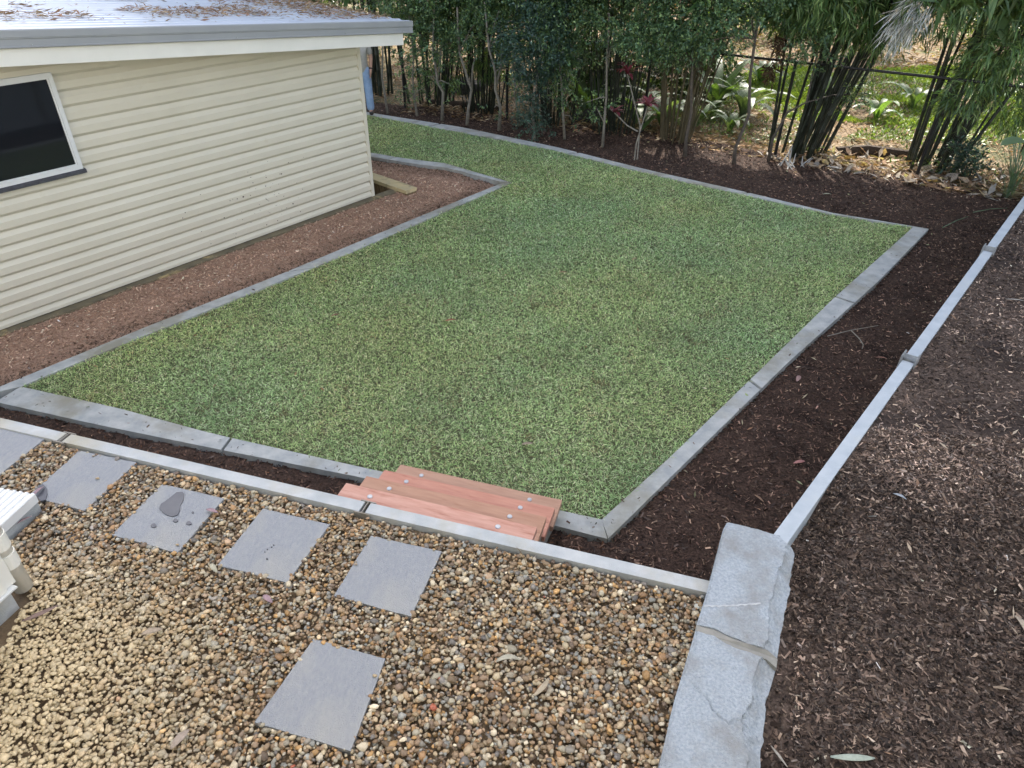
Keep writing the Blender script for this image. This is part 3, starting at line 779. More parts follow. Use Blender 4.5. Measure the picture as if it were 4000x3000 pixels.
while n_ < 4.3:
    for a, h in ((0, 0), (.022, .011), (.05, .011), (.072, 0)):
        rp.append((n_ + a, h))
    n_ += .19
pa = [bm.verts.new((U0, n, rake(U0) + g + .15 + .027 * (n + .47) + h)) for n, h in rp]
pb = [bm.verts.new((.62, n, rake(.62) + g + .15 + .027 * (n + .47) + h)) for n, h in rp]
for i in range(len(rp) - 1): bm.faces.new((pa[i], pa[i + 1], pb[i + 1], pb[i]))
qa = [bm.verts.new(v.co - Vector((0, 0, .03 + h))) for v, (n, h) in zip(pa, rp)]
qb = [bm.verts.new(v.co - Vector((0, 0, .03 + h))) for v, (n, h) in zip(pb, rp)]
for i in range(len(rp) - 1): bm.faces.new((qa[i], qb[i], qb[i + 1], qa[i + 1]))
for i in range(len(rp) - 1): bm.faces.new((pb[i], pb[i + 1], qb[i + 1], qb[i]))
shed_obj('roof', bm, MT['roof'])
# window
win = bpy.data.meshes.new('window')
wz0, wz1, wu1, wu0 = .590 - ZB, 1.566 - ZB, -4.104, -5.35
fw = .043
bm = bmesh.new()
for O, ex, ez in (((wu0, -.06, wz0), (wu1 - wu0, 0, 0), (0, 0, fw)), ((wu0, -.06, wz1 - fw), (wu1 - wu0, 0, 0), (0, 0, fw)),
                  ((wu0, -.06, wz0 + fw), (fw, 0, 0), (0, 0, wz1 - wz0 - 2 * fw)), ((wu1 - fw, -.06, wz0 + fw), (fw, 0, 0), (0, 0, wz1 - wz0 - 2 * fw))):
    box(bm, O, ex, (0, .056, 0), ez)
window = shed_obj('window', bm, MT['winframe'])
bm = bmesh.new(); box(bm, (wu0 + fw, -.040, wz0 + fw), (wu1 - wu0 - 2 * fw, 0, 0), (0, .006, 0), (0, 0, wz1 - wz0 - 2 * fw)); bm_obj('pane', bm, MT['glass'], window)
bm = bmesh.new(); iu0, iu1, iz0, iz1 = wu0 + fw + .001, wu1 - fw - .001, wz0 + fw + .001, wz1 - fw - .001; t_ = .014
for O, ex, ez in (((iu0, -.052, iz0), (iu1 - iu0, 0, 0), (0, 0, t_)), ((iu0, -.052, iz1 - t_), (iu1 - iu0, 0, 0), (0, 0, t_)),
                  ((iu0, -.052, iz0 + t_), (t_, 0, 0), (0, 0, iz1 - iz0 - 2 * t_)), ((iu1 - t_, -.052, iz0 + t_), (t_, 0, 0), (0, 0, iz1 - iz0 - 2 * t_))):
    box(bm, O, ex, (0, .011, 0), ez)
bm_obj('sash', bm, MT['winframe'], window)
bm = bmesh.new(); sweep(bm, [(-.075, -.045), (-.004, -.045), (-.004, -.002), (-.055, -.002), (-.075, -.014)], (wu0 - .02, 0, wz0), (wu1 + .02, 0, wz0), (0, 1, 0), (0, 0, 1)); bm_obj('sill', bm, MT['darksill'], window)
# mud spatters low on the boards: thin raised dirt flecks
bm = bmesh.new()
for k in range(95):
    u = random.gauss(-2.05, .45); z = random.gauss(.42, .26)
    if not .1 < z < 1.2 or (z - .082) % BP < .03: continue
    r_ = random.uniform(.0025, .008) * (1.5 if random.random() < .1 else 1)
    f = ((z - .082) % BP)
    y = -.0325 if f < .10 else -.0325 + .027 * min(1, (f - .10) / .040)
    vs = [bm.verts.new((u + r_ * 1.2 * math.cos(a) * random.uniform(.7, 1.2), y, z + r_ * math.sin(a))) for a in np.linspace(0, 6.28, 8)[:-1]]
    bm.faces.new(vs)
sp_ = shed_obj('mud_flecks', bm, MT['barkd']); sp_['kind'] = 'stuff'
# pit retaining wall with cream coping at the shed corner
pw_ = empty('block_wall'); tag(pw_, 'low block wall with cream coping behind the shed corner', 'garden wall')
cA = onz(895 * K, 403 * K, -.80); cB = onz(800 * K, 371 * K, -.80); cd = (cB - cA); cd.z = 0; cd.normalize(); cn = Vector((-cd.y, cd.x, 0))
if cn.dot(Vector((.6, .8, 0))) < 0: cn = -cn
cA = cA - cd * .05; cB = cB + cd * 2.2
bm = bmesh.new(); ln = (cB - cA).length; k = 0; x = 0
while x < ln - .05:
    w_ = min(.39, ln - x); bm2 = bmesh.new()
    O = cA + cd * x - cn * .23; box(bm2, (O.x, O.y, -.855), cd * (w_ - .006), cn * .23, (0, 0, .055))
    bm_obj('coping_block', bm2, MT['coping'], pw_, bevel=.007, seg=1); x += w_
box(bm, (cA - cn * .215 - Vector((0, 0, .4))), cd * ln, cn * .2, (0, 0, .344)); bm_obj('block_face', bm, MT['pit'], pw_)
pf = empty('x'); bpy.data.objects.remove(pf)
bm = bmesh.new(); vs = [bm.verts.new((p[0], p[1], -1.22)) for p in pit_poly]; bm.faces.new(vs)
o = bm_obj('pit_floor', bm, MT['ground']); o['kind'] = 'structure'

# leaf litter on the roof
def roof_litter():
    n = 21000
    u = rng.uniform(-6.5, .6, n); w_ = rng.uniform(-.44, 3.2, n)
    dens = np.clip(.03 + .9 * (fbm(u, w_, .8, 121) > .52) * np.clip((w_ + .1) / .5, 0, 1) + 1.2 * np.clip((u + 1.1) / 1.2, 0, 1) * np.clip((w_ + .32) / .25, 0, 1), 0, 1)
    k = rng.random(n) < dens; u, w_ = u[k], w_[k]; n = len(u)
    z = np.array([rake(a) for a in u]) + g + .15 + .027 * (w_ + .47) + .012 + rng.uniform(0, .03, n)
    D = rand_unit(n, .16); L = rng.uniform(.04, .13, n); W = L * rng.uniform(.06, .2, n)
    col = pick([(.26, .17, .11), (.34, .25, .17), (.20, .13, .09), (.42, .34, .25), (.28, .17, .12)], n, .2)
    o = link('leaf_litter', leaf_mesh('leaf_litter', np.c_[u, w_, z], D, sides(D, .5), L, W, col, .1), MT['litter'])
    o.matrix_world = shed.matrix_basis
    tag(o, 'dry brown leaves and twigs lying along the shed roof', 'leaf litter', kind='stuff')
shed.matrix_basis  # location/rotation set above
roof_litter()

# ------------------------------------------------------------------ house corner at the left: ribbed sill and downpipe
sill = empty('door_sill'); tag(sill, 'ribbed white aluminium door sill on concrete step at left edge', 'door sill')
sc_ = onz(75 * K, 1066 * K, .13); sdv = Vector((-.19, -.98, 0)).normalized(); snv = Vector((-sdv.y, sdv.x, 0))
if snv.x > 0: snv = -snv
bm = bmesh.new(); pr = [(0, -.065), (0, -.006), (.006, 0)]
x = .02
while x < .42:
    pr += [(x, 0), (x + .004, -.009), (x + .022, -.009), (x + .026, 0)]; x += .042
pr += [(.45, 0), (.45, -.065)]
sweep(bm, pr, sc_, sc_ + sdv * 1.5, snv, (0, 0, 1)); bm_obj('sill_plate', bm, MT['winframe'], sill)
bm = bmesh.new(); box(bm, sc_ + snv * .012 + sdv * .0 - Vector((0, 0, .20)), sdv * 1.5, snv * .45, (0, 0, .134)); bm_obj('step_base', bm, MT['conc'], sill, bevel=.006)
hc = empty('house'); tag(hc, 'cream house whose corner cladding and round downpipe show at the left edge', 'house')
bm = bmesh.new(); box(bm, (-13, -9, -.3), (20, 0, 0), (0, 7.2, 0), (0, 0, 6.1)); bm_obj('wall', bm, MT['trim'], hc)  # unseen rest of the house, put in to block low sky
bm = bmesh.new(); box(bm, (-13.6, -9.6, 5.8), (21.2, 0, 0), (0, 8.6, 0), (0, 0, .22)); bm_obj('eave', bm, MT['gutter'], hc)
bm = bmesh.new(); box(bm, (-13, -1.78, -.3), (9.9, 0, 0), (0, 3.2, 0), (0, 0, 2.9)); bm_obj('lower_room', bm, MT['trim'], hc)
bm = bmesh.new(); box(bm, (-3, -1.78, 1.30), (8.5, 0, 0), (0, 1.45, 0), (0, 0, .16)); bm_obj('balcony', bm, MT['conc'], hc)
a0 = onz(34 * K, 1256 * K, .13); ad = Vector((-.29, -.957, 0)); an = Vector((-.957, .29, 0))
bm = bmesh.new(); box(bm, a0 - ad * .0, ad * .9, an * .06, (0, 0, 2.5)); bm_obj('corner_cladding', bm, MT['trim'], hc, bevel=.006)
bm = bmesh.new(); box(bm, a0 + ad * .06 - an * .014 , ad * .84, an * .012, (0, 0, 2.5)); bm_obj('cover_strip', bm, MT['trim'], hc, bevel=.003)
bm = bmesh.new(); box(bm, a0 + ad * .02 - an * .03 - Vector((0, 0, .012)), ad * .9, an * .09, (0, 0, .01)); bm_obj('drip_flashing', bm, MT['winframe'], hc)
pc = a0 - ad * .040 + an * .045
bm = bmesh.new(); tube(bm, [pc + Vector((0, 0, z)) for z in (-.11, 2.3)], .045, 18); bm_obj('downpipe', bm, MT['trim'], hc, smooth=True)
for z in (.07, .20):
    bm = bmesh.new(); tube(bm, [pc + Vector((0, 0, z)), pc + Vector((0, 0, z + .09))], .0495, 18); bm_obj('pipe_collar', bm, MT['trim'], hc)
bm = bmesh.new(); box(bm, a0 + ad * .05 - an * .005 - Vector((0, 0, .17)), ad * .9, an * .5, (0, 0, .14)); bm_obj('footing', bm, MT['conc'], hc, bevel=.008)

# ------------------------------------------------------------------ person behind the shed
def skin(name, pts, edges, rad, m, parent=None, sub=2, root=0):
    me = bpy.data.meshes.new(name); me.from_pydata([tuple(p) for p in pts], edges, [])
    o = bpy.data.objects.new(name, me); COL.objects.link(o)
    o.modifiers.new('skin', 'SKIN'); s = o.modifiers.new('sub', 'SUBSURF'); s.levels = sub; s.render_levels = sub
    for i, v in enumerate(me.skin_vertices[0].data):
        r_ = rad[i]; v.radius = r_ if isinstance(r_, tuple) else (r_, r_); v.use_root = (i == root)
    dg = bpy.context.evaluated_depsgraph_get()
    me2 = bpy.data.meshes.new_from_object(o.evaluated_get(dg)); me2.name = name
    bpy.data.objects.remove(o); 
    for p in me2.polygons: p.use_smooth = True
    me2.materials.clear()
    return link(name, me2, m, parent)
MT['skin'] = mat('skin', (.50, .29, .21), (.56, .34, .25), 9, .55)
MT['shirt'] = mat('grey khaki work shirt', (.48, .46, .42), (.40, .38, .34), 7, .9, .5, 14, c3=(.22, .19, .14), scale3=3, lo3=.58, hi3=.8)
MT['jeans'] = mat('faded blue jeans', (.24, .36, .58), (.36, .49, .70), 6, .9, .5, 16, c3=(.27, .25, .21), scale3=3.5, lo3=.56, hi3=.78)
MT['boot'] = mat('dark work boots', (.05, .042, .038), (.035, .03, .03), 9, .7)
MT['hair'] = mat('grey brown hair', (.10, .08, .06), (.16, .13, .10), 30, .8)
MT['eye'] = mat('eye', (.05, .04, .03), None, 2, .2)
pf_ = onz(1446, 447, ZL + .005)
per = empty('person', (pf_.x - .10, pf_.y + .02, ZL + .004), R(8))
tag(per, 'person in grey work shirt and blue jeans standing behind the shed corner', 'person')
# x: image right (their left), -y: towards the camera
bp = [(0, 0, .93), (0, 0, 1.05), (0, .005, 1.20), (0, .01, 1.36), (0, .01, 1.46), (0, 0, 1.54), (0, -.015, 1.62), (0, -.015, 1.70),
      (.10, 0, .88), (.115, -.01, .50), (.12, .02, .10), (.125, -.10, .04), (-.10, 0, .88), (-.12, -.01, .50), (-.13, .02, .10), (-.135, -.10, .04),
      (.17, .01, 1.40), (.222, .02, 1.14), (.205, -.05, .92), (.195, -.07, .86), (-.17, .01, 1.40), (-.225, .02, 1.14), (-.245, -.03, .90), (-.243, -.05, .84)]
be = [(0, 1), (1, 2), (2, 3), (3, 4), (4, 5), (5, 6), (6, 7), (0, 8), (8, 9), (9, 10), (10, 11), (0, 12), (12, 13), (13, 14), (14, 15),
      (3, 16), (16, 17), (17, 18), (18, 19), (3, 20), (20, 21), (21, 22), (22, 23)]
br = [(.115, .105), (.11, .10), (.115, .105), (.115, .105), (.07, .07), (.058, .058), (.085, .10), (.075, .09), .085, .058, .04, .035, .085, .058, .04, .035,
      .058, .046, .030, .036, .058, .046, .030, .036]
for s, sx in ((19, 1), (23, -1)):       # palms get five finger chains
    bx, by, bz = bp[s]
    for k, (dx, dy, ln) in enumerate(((-.006, -.032, .075), (0, -.011, .085), (.002, .010, .080), (.002, .030, .062))):
        i0 = len(bp)
        bp += [(bx + sx * dx, by + dy, bz - .035), (bx + sx * (dx - .006), by + dy, bz - .035 - ln * .5), (bx + sx * (dx - .022), by + dy - .004, bz - .035 - ln)]
        be += [(s, i0), (i0, i0 + 1), (i0 + 1, i0 + 2)]; br += [.0105, .0095, .0075]
    i0 = len(bp); bp += [(bx - sx * .012, by - .042, bz + .0), (bx - sx * .016, by - .060, bz - .035)]
    be += [(s, i0), (i0, i0 + 1)]; br += [.0115, .0085]
skin('body', bp, be, br, MT['skin'], per)
skin('shirt', [(0, 0, .80), (0, 0, 1.02), (0, .005, 1.2), (0, .01, 1.35), (0, .01, 1.45), (.16, .01, 1.385), (.218, .02, 1.17), (-.16, .01, 1.385), (-.218, .02, 1.17)],
     [(0, 1), (1, 2), (2, 3), (3, 4), (3, 5), (5, 6), (3, 7), (7, 8)], [.168, .158, .16, .152, (.085, .085), .072, .066, .072, .066], MT['shirt'], per)
skin('jeans', [(0, 0, 1.06), (0, 0, .90), (.095, 0, .80), (.112, -.01, .48), (.122, .01, .06), (-.095, 0, .80), (-.116, -.01, .48), (-.132, .01, .06)],
     [(0, 1), (1, 2), (2, 3), (3, 4), (1, 5), (5, 6), (6, 7)], [.14, .145, (.112, .112), .090, .086, (.112, .112), .090, .086], MT['jeans'], per, root=1)
for sx in (1, -1):
    skin('boot', [(sx * .124, .05, .045), (sx * .126, -.04, .048), (sx * .14, -.15, .035), (sx * .122, .03, .14)], [(0, 1), (1, 2), (0, 3)],
         [(.045, .045), (.05, .045), (.045, .032), .052], MT['boot'], per)
bm = bmesh.new(); tube(bm, [(.208, -.042, .945), (.205, -.049, .920)], .040, 16); box(bm, (.236, -.068, .91), (.016, 0, 0), (0, .04, 0), (0, 0, .04)); bm_obj('wristwatch', bm, MT['black'], per)
bm = bmesh.new(); bmesh.ops.create_uvsphere(bm, u_segments=16, v_segments=10, radius=1)
for v in bm.verts: v.co = Vector((v.co.x * .088, v.co.y * .105 + .005, v.co.z * .085 + 1.69))
bmesh.ops.delete(bm, geom=[v for v in bm.verts if v.co.z < 1.67 and v.co.y < .02], context='VERTS'); bm_obj('hair', bm, MT['hair'], per, smooth=True)
bm = bmesh.new(); tube(bm, [(0, -.10, 1.66), (0, -.122, 1.635), (0, -.118, 1.62)], [.008, .014, .010], 8); bm_obj('nose', bm, MT['skin'], per, smooth=True)
for sx in (1, -1):
    bm = bmesh.new(); bmesh.ops.create_uvsphere(bm, u_segments=10, v_segments=6, radius=.011, matrix=Matrix.Translation((sx * .032, -.094, 1.655))); bm_obj('eye', bm, MT['eye'], per, smooth=True)
    bm = bmesh.new(); tube(bm, [(sx * .085, 0, 1.665), (sx * .096, .008, 1.64), (sx * .085, 0, 1.61)], [.012, .016, .010], 8); bm_obj('ear', bm, MT['skin'], per, smooth=True)
bm = bmesh.new(); tube(bm, [(-.024, -.096, 1.588), (0, -.106, 1.586), (.024, -.096, 1.588)], [.004, .007, .004], 8); bm_obj('mouth', bm, MT['pink'], per, smooth=True)

# ------------------------------------------------------------------ fence
fence = empty('chain_wire_fence'); tag(fence, 'black chain wire fence with round posts and top rail behind the hedge', 'fence')
fpts = [Vector((-7.6, 18.3)), Vector((-2.53, 16.6)), Vector((-.20, 15.8)), Vector((2.62, 14.85)), Vector((4.95, 13.45)), Vector((7.05, 12.2)), Vector((9.7, 10.6)), Vector((12.4, 9.0))]
FH = 1.62
for p in fpts:
    bm = bmesh.new(); tube(bm, [(p.x, p.y, -1.0), (p.x, p.y, -.86 + FH + .02)], .03, 10); bm_obj('post', bm, MT['black'], fence, smooth=False)
for a, b in zip(fpts, fpts[1:]):
    bm = bmesh.new(); tube(bm, [(a.x, a.y, -.86 + FH), (b.x, b.y, -.86 + FH)], .022, 10); bm_obj('rail', bm, MT['black'], fence)
V = []; F = []
for a, b in zip(fpts[1:], fpts[2:7]):
    d = (b - a); ln = d.length; d.normalize(); nn = Vector((-d.y, d.x)); h = FH - .03
    for sgn in (1, -1):
        x = -h
        while x < ln + h:
            xa, xb = x, x + h
            za, zb_ = 0, h
            if xa < 0: za = -xa; xa = 0
            if xb > ln: zb_ = h - (xb - ln); xb = ln
            if xb > xa:
                ua, ub = (xa, xb) if sgn > 0 else (ln - xa, ln - xb)
                p, q = a + d * ua, a + d * ub; w = .0016
                i = len(V)
                V += [(p.x, p.y, -.86 + za - w), (p.x, p.y, -.86 + za + w), (q.x, q.y, -.86 + zb_ + w), (q.x, q.y, -.86 + zb_ - w)]
                V += [(p.x - nn.x * w, p.y - nn.y * w, -.86 + za), (p.x + nn.x * w, p.y + nn.y * w, -.86 + za), (q.x + nn.x * w, q.y + nn.y * w, -.86 + zb_), (q.x - nn.x * w, q.y - nn.y * w, -.86 + zb_)]
                F += [(i, i + 1, i + 2, i + 3), (i + 4, i + 5, i + 6, i + 7)]
            x += .075
o = link('wire_mesh', pymesh('wire_mesh', V, F), MT['black'], fence); o['kind'] = 'stuff'

# ------------------------------------------------------------------ hedge trees
HEDGE = [(.08, .15, .075), (.11, .19, .09), (.055, .11, .06), (.15, .24, .105), (.09, .165, .105), (.19, .27, .11)]
BLUE = [(.042, .085, .07), (.055, .10, .082), (.033, .065, .054), (.068, .125, .092)]
def sprays(ells, n_spray, per, spread, dirbias=(0, 0, -.1), jit=.7):
    """twig sprays through the ellipsoids' volume: returns leaf base points, directions"""
    vol = np.array([e[1][0] * e[1][1] * e[1][2] for e in ells]); pk = rng.choice(len(ells), n_spray, p=vol / vol.sum())
    C = np.array([e[0] for e in ells])[pk]; Rr = np.array([e[1] for e in ells])[pk]
    d = rng.normal(size=(n_spray, 3)); d /= np.linalg.norm(d, axis=1, keepdims=True)
    r_ = rng.random(n_spray) ** .45
    base = C + d * Rr * r_[:, None]
    td = d * .8 + rng.normal(0, .6, (n_spray, 3)) + np.array(dirbias); td /= np.linalg.norm(td, axis=1, keepdims=True)
    t = rng.uniform(0, spread, (n_spray, per))
    P = base[:, None] + td[:, None] * t[..., None] + rng.normal(0, spread * .10, (n_spray, per, 3))
    D = td[:, None] * .5 + rng.normal(0, jit, (n_spray, per, 3)) + np.array([0, 0, -.35]) * (jit < .6); D /= np.linalg.norm(D, axis=2, keepdims=True)
    tone = np.repeat(rng.lognormal(0, .22, n_spray), per)
    return P.reshape(-1, 3), D.reshape(-1, 3), tone, base, td
def crown(name, ells, n_spray, per, L, W, pal, parent, m='leaf', spread=.22, dirbias=(0, 0, -.1), jit=.7):
    P, D, tone, base, td = sprays(ells, n_spray, per, spread, dirbias, jit)
    n = len(P)
    col = pick(pal, n, .15) * tone[:, None]
    me = leaf_mesh(name, P, D, sides(D, .8), rng.uniform(L * .7, L * 1.2, n), rng.uniform(W * .7, W * 1.2, n), np.clip(col, 0, .8), .15, .1)
    return link(name, me, MT[m], parent)
def trunk_mesh(p0, path, r0, r1, limbs, nm, m, parent):
    bm = bmesh.new(); pts = [Vector(p) for p in path]
    rr = [r0 + (r1 - r0) * i / (len(pts) - 1) for i in range(len(pts))]; rr[0] *= 1.3
    tube(bm, pts, rr, 7)
    for s, e, r_ in limbs:
        s = Vector(s); e = Vector(e); mid = s.lerp(e, .5) + Vector((random.uniform(-.06, .06), random.uniform(-.06, .06), .05))
        tube(bm, [s, mid, e], [r_, r_ * .75, r_ * .4], 6)
    return bm_obj(nm, bm, MT[m], parent, smooth=True)
def ell(u, v, du, dv, y, dy=None):
    """crown lobe seen at (u, v) with half size (du, dv) px, y metres away"""
    c = aty(u, v, y); k = c.y / FPX * 1.12
    return (tuple(c), (du * k, (dy or min(du, 1.4 * dv) * k), dv * k))
TREES = [   # base px, trunk path px (u,v), lobes (u,v,du,dv), sprays, palette, bark, label
    ((1515, 447), [(1505, 380), (1492, 300), (1495, 210)], [(1490, 150, 40, 45), (1500, 40, 70, 60)], 70, HEDGE, 'bark', 'slim pale trunked tree just right of the person'),
    ((1631, 457), [(1620, 390), (1612, 300), (1616, 230)], [(1612, 240, 48, 70), (1625, 130, 45, 60), (1590, 360, 30, 45), (1660, 340, 35, 45)], 190, HEDGE, 'bark', 'slim hedge tree with a low dark leafy trunk, second along from the person'),
    ((1727, 472), [(1731, 360), (1708, 320), (1700, 250), (1690, 210)], [(1700, 150, 75, 75), (1790, 160, 70, 60), (1730, 215, 50, 35), (1665, 300, 26, 30), (1760, 330, 24, 34)], 300, HEDGE, 'bark', 'forked pale trunked hedge tree, the first fork right of the shed'),
    ((1824, 491), [(1830, 420), (1842, 350), (1815, 270), (1795, 205)], [(1850, 130, 70, 55), (1880, 60, 60, 55), (1790, 70, 55, 45)], 240, HEDGE, 'bark', 'pale hedge tree with a broken stub low on its bent trunk'),
    ((1949, 513), [(1955, 420), (1935, 350), (1935, 280), (1910, 190)], [(1950, 40, 80, 60), (1990, 120, 55, 50), (1985, 270, 26, 40), (1930, 420, 26, 26)], 190, HEDGE, 'bark', 'tall pale twin stemmed tree beside the fence post'),
    ((2041, 486), [(2020, 420), (2010, 370)], [(2020, 180, 60, 90), (2045, 300, 50, 60)], 230, HEDGE, 'bark', 'leaning grey stem tree with dark crown left of the blue green shrub'),
    ((2088, 548), [(2086, 500), (2080, 440)], [(2070, 400, 50, 60), (2095, 480, 48, 55), (2050, 470, 32, 50), (2085, 330, 40, 40)], 300, BLUE, 'bark', 'low blue green shrub leafy to the ground at the edging'),
    ((2206, 546), [(2200, 450), (2195, 350), (2185, 250)], [(2150, 130, 90, 95), (2230, 200, 70, 70), (2170, 270, 60, 60), (2200, 360, 40, 45), (2235, 470, 22, 30)], 520, HEDGE, 'bark', 'thick leaved hedge tree with leafy tufts down its straight trunk'),
    ((2353, 577), [(2360, 480), (2368, 380), (2370, 250)], [(2370, 70, 90, 75), (2330, 420, 55, 35), (2290, 400, 30, 25), (2395, 160, 50, 40)], 330, HEDGE, 'bark', 'hedge tree with a spreading low branch beside the red leaved plant'),
    ((2675, 617), [(2680, 540), (2700, 440), (2700, 340), (2705, 230)], [(2560, 120, 110, 75), (2680, 90, 100, 85), (2470, 150, 60, 50), (2600, 190, 90, 45), (2720, 190, 50, 45)], 760, HEDGE, 'barkd', 'largest dense green hedge tree right of the red leaved plant'),
    ((2867, 645), [(2872, 580), (2925, 450), (2930, 300), (2950, 150), (2975, 0)], [(2830, 100, 95, 85), (2760, 160, 50, 55), (2900, 30, 80, 55), (2990, 20, 60, 45)], 520, HEDGE, 'barkd', 'crooked dark trunked tree with dead brown leaves on its side branch'),
    ((3000, 633), [(3020, 540), (3075, 440), (3150, 400)], [(3170, 120, 85, 60), (3110, 160, 55, 50), (3200, 220, 50, 35), (3330, 370, 90, 28)], 420, HEDGE, 'barkd', 'thin dark sapling whose long bare branch arches across the right bamboo'),
]
def make_trees():
    for bpx, path, lobes, ns, pal, bark, lab in TREES:
        b = onz(*bpx, -.88); t = empty('hedge_tree', b); tag(t, lab, 'tree', 'young hedge trees in front of the wire fence')
        off = -Vector(b)
        y = b.y
        pp = [(0, 0, -.03)]
        for i, (u, v) in enumerate(path):
            p = aty(u, v, y + .05 * math.sin(i * 2.1)); pp.append(tuple(p + off))
        top = Vector(pp[-1]); pp.append((top.x + random.uniform(-.1, .1), top.y + .05, top.z + .8))
        w = .033 if len(path) > 3 else .026
        E = [ell(u, v, du, dv, y + random.uniform(-.15, .25)) for u, v, du, dv in lobes]
        # crown carries on above the picture
        c0 = E[0][0]; E += [((c0[0] + random.uniform(-.3, .3), y + .1, c0[2] + 1.0), (.75, .7, .6)), ((c0[0] + random.uniform(-.3, .3), y + .2, c0[2] + 1.8), (.55, .5, .6))]
        limbs = []
        for (c, r_) in E[:len(lobes)]:
            c = Vector(c) + off
            j = max([p for p in pp if p[2] < c.z + .1] or [pp[1]], key=lambda p: p[2])
            limbs.append((j, c, w * .5))
        if 'fork' in lab or 'twin' in lab or 'broken' in lab:
            q = Vector(pp[2]); limbs.append((q, q + Vector((.13, .05, .75)), w * .75))
            if 'broken' in lab: limbs.append((Vector(pp[1]) + Vector((0, 0, .1)), Vector(pp[1]) + Vector((-.16, -.05, .24)), .014))
        trunk_mesh(b, pp, w, w * .55, limbs, 'trunk', bark, t)
        E = [(tuple(Vector(c) + off), r_) for c, r_ in E]
        crown('crown', E, int(ns * 2.3), 13, .062, .034, pal, t)
        if 'dead brown' in lab:
            e = ell(3010, 265, 20, 45, y); e2 = ell(3045, 170, 16, 35, y)
            crown('dead_leaves', [(tuple(Vector(c) + off), r_) for c, r_ in (e, e2)], 26, 9, .13, .035, [(.06, .04, .025), (.09, .06, .035)], t, 'litter', .12, (0, 0, -2))
make_trees()

# ------------------------------------------------------------------ bamboo
def culm_mesh(k, r0, h, bend):
    r_ = np.random.default_rng(200 + k); bm = bmesh.new()
    V = []; F = []; sdz = 7; z = 0; rings = []
    nodes = []
    while z < h:
        nodes.append(z); z += .30 * (1 + .25 * min(z, 2) / 2) * r_.uniform(.9, 1.1)
    for i, z in enumerate(nodes):
        rr = r0 * (1 - .55 * z / h)
        rings += [(z - .012, rr), (z, rr * 1.13), (z + .012, rr)]
    for z, rr in rings:
        x = bend * (z / h) ** 2 * h
        for s in range(sdz):
            a = 2 * math.pi * s / sdz; V.append((x + rr * math.cos(a), rr * math.sin(a), z))
    for i in range(len(rings) - 1):
        for s in range(sdz):
            F.append((i * sdz + s, i * sdz + (s + 1) % sdz, (i + 1) * sdz + (s + 1) % sdz, (i + 1) * sdz + s))
    bm.free()
    return pymesh('culm', V, F, True)
CULMS = {}
for kind, (r0, h) in {'thick': (.033, 10), 'mid': (.026, 9), 'thin': (.015, 7)}.items():
    CULMS[kind] = [culm_mesh(k + len(kind) * 10, r0 * (.85 + .1 * k), h * (.9 + .05 * k), .06 + .03 * k) for k in range(4)]
    for me in CULMS[kind]: me.materials.append(MT['culm'])
CULMS['brown'] = [m_.copy() for m_ in CULMS['thin']]
for me in CULMS['brown']: me.materials.clear(); me.materials.append(MT['culmb'])
BAMB = [(.075, .14, .045), (.10, .18, .06), (.055, .11, .04), (.13, .21, .065), (.17, .23, .08)]
def bamboo(b, kind, n, spread, lean, label, low=(), low_n=0, shade_canopy=(2.2, 1.7), top=17., pale=None, squash=.7):
    t = empty('bamboo_clump', b); tag(t, label, 'bamboo', 'bamboo clumps behind the wire fence')
    lx, ly, fan = lean
    for i in range(n):
        a = rng.uniform(0, 2 * np.pi); r_ = spread * math.sqrt(rng.random())
        x, y = r_ * math.cos(a), r_ * math.sin(a) * squash
        o = link('culm', CULMS[kind][rng.integers(4)], None, t)
        tx = lx + fan * x / max(spread, .01) + rng.normal(0, .055); ty = ly + fan * .5 * y / max(spread, .01) + rng.normal(0, .04)
        d = Vector((tx, ty, 1)).normalized()
        q = d.to_track_quat('Z', 'X'); o.rotation_mode = 'QUATERNION'
        from_rot = Matrix.Rotation(rng.uniform(0, 6.28), 4, 'Z')
        o.rotation_quaternion = q @ from_rot.to_quaternion(); o.location = (x, y, -.06)
        s = rng.uniform(.8, 1.15); o.scale = (s, s, s)
    off = np.array(b)
    if low:
        ells = [((np.array(c) - off), r_) for c, r_ in low]
        crown('foliage', ells, low_n, 9, .19, .024, BAMB, t, 'leaf', .20, (0, 0, -.8), .33)
    # unseen high crown, raised and thickened to shade the yard
    H = top - 3.0
    cells = []
    for k in range(8):
        zc = 4.5 + H * k / 8; cells.append(((lx * zc * .8, ly * zc * .8, zc), (shade_canopy[0], shade_canopy[1], H / 7 * .9)))
    crown('shade_canopy', cells, 2700, 4, .62, .17, BAMB, t, 'leaf', .5, (0, 0, -.5))
    crown('low_shade_canopy', [((lx * 3.2, ly * 3.2, 3.35), (shade_canopy[0], shade_canopy[1] * .8, .55))], 700, 8, .30, .06, BAMB, t, 'leaf', .25, (0, 0, -.2))  # lower leaves added to stop sun leaking onto the beds
    if pale:
        crown('pale_foliage', [((np.array(c) - off), r_) for c, r_ in pale], 42, 8, .26, .015, [(.62, .66, .68), (.5, .54, .56), (.72, .75, .75)], t, 'litter', .3, (-1.6, 0, -1.6), .2)
def gz(x, y): return float(zground(np.array(x), np.array(y)))
def gp_(u, v): p = onz(u, v, -.89); return (p.x, p.y, gz(p.x, p.y))
b1 = (-6.3, 19.2, gz(-6.3, 19.2))
bamboo(b1, 'mid', 14, .6, (-.02, .02, .08), 'bamboo clump added behind the shed roof to widen the shade')  # extra clump added so the shading crowns reach further left
bamboo(gp_(1480, 362), 'thick', 12, .42, (.0, .03, .06), 'thick dark bamboo clump directly behind the person')
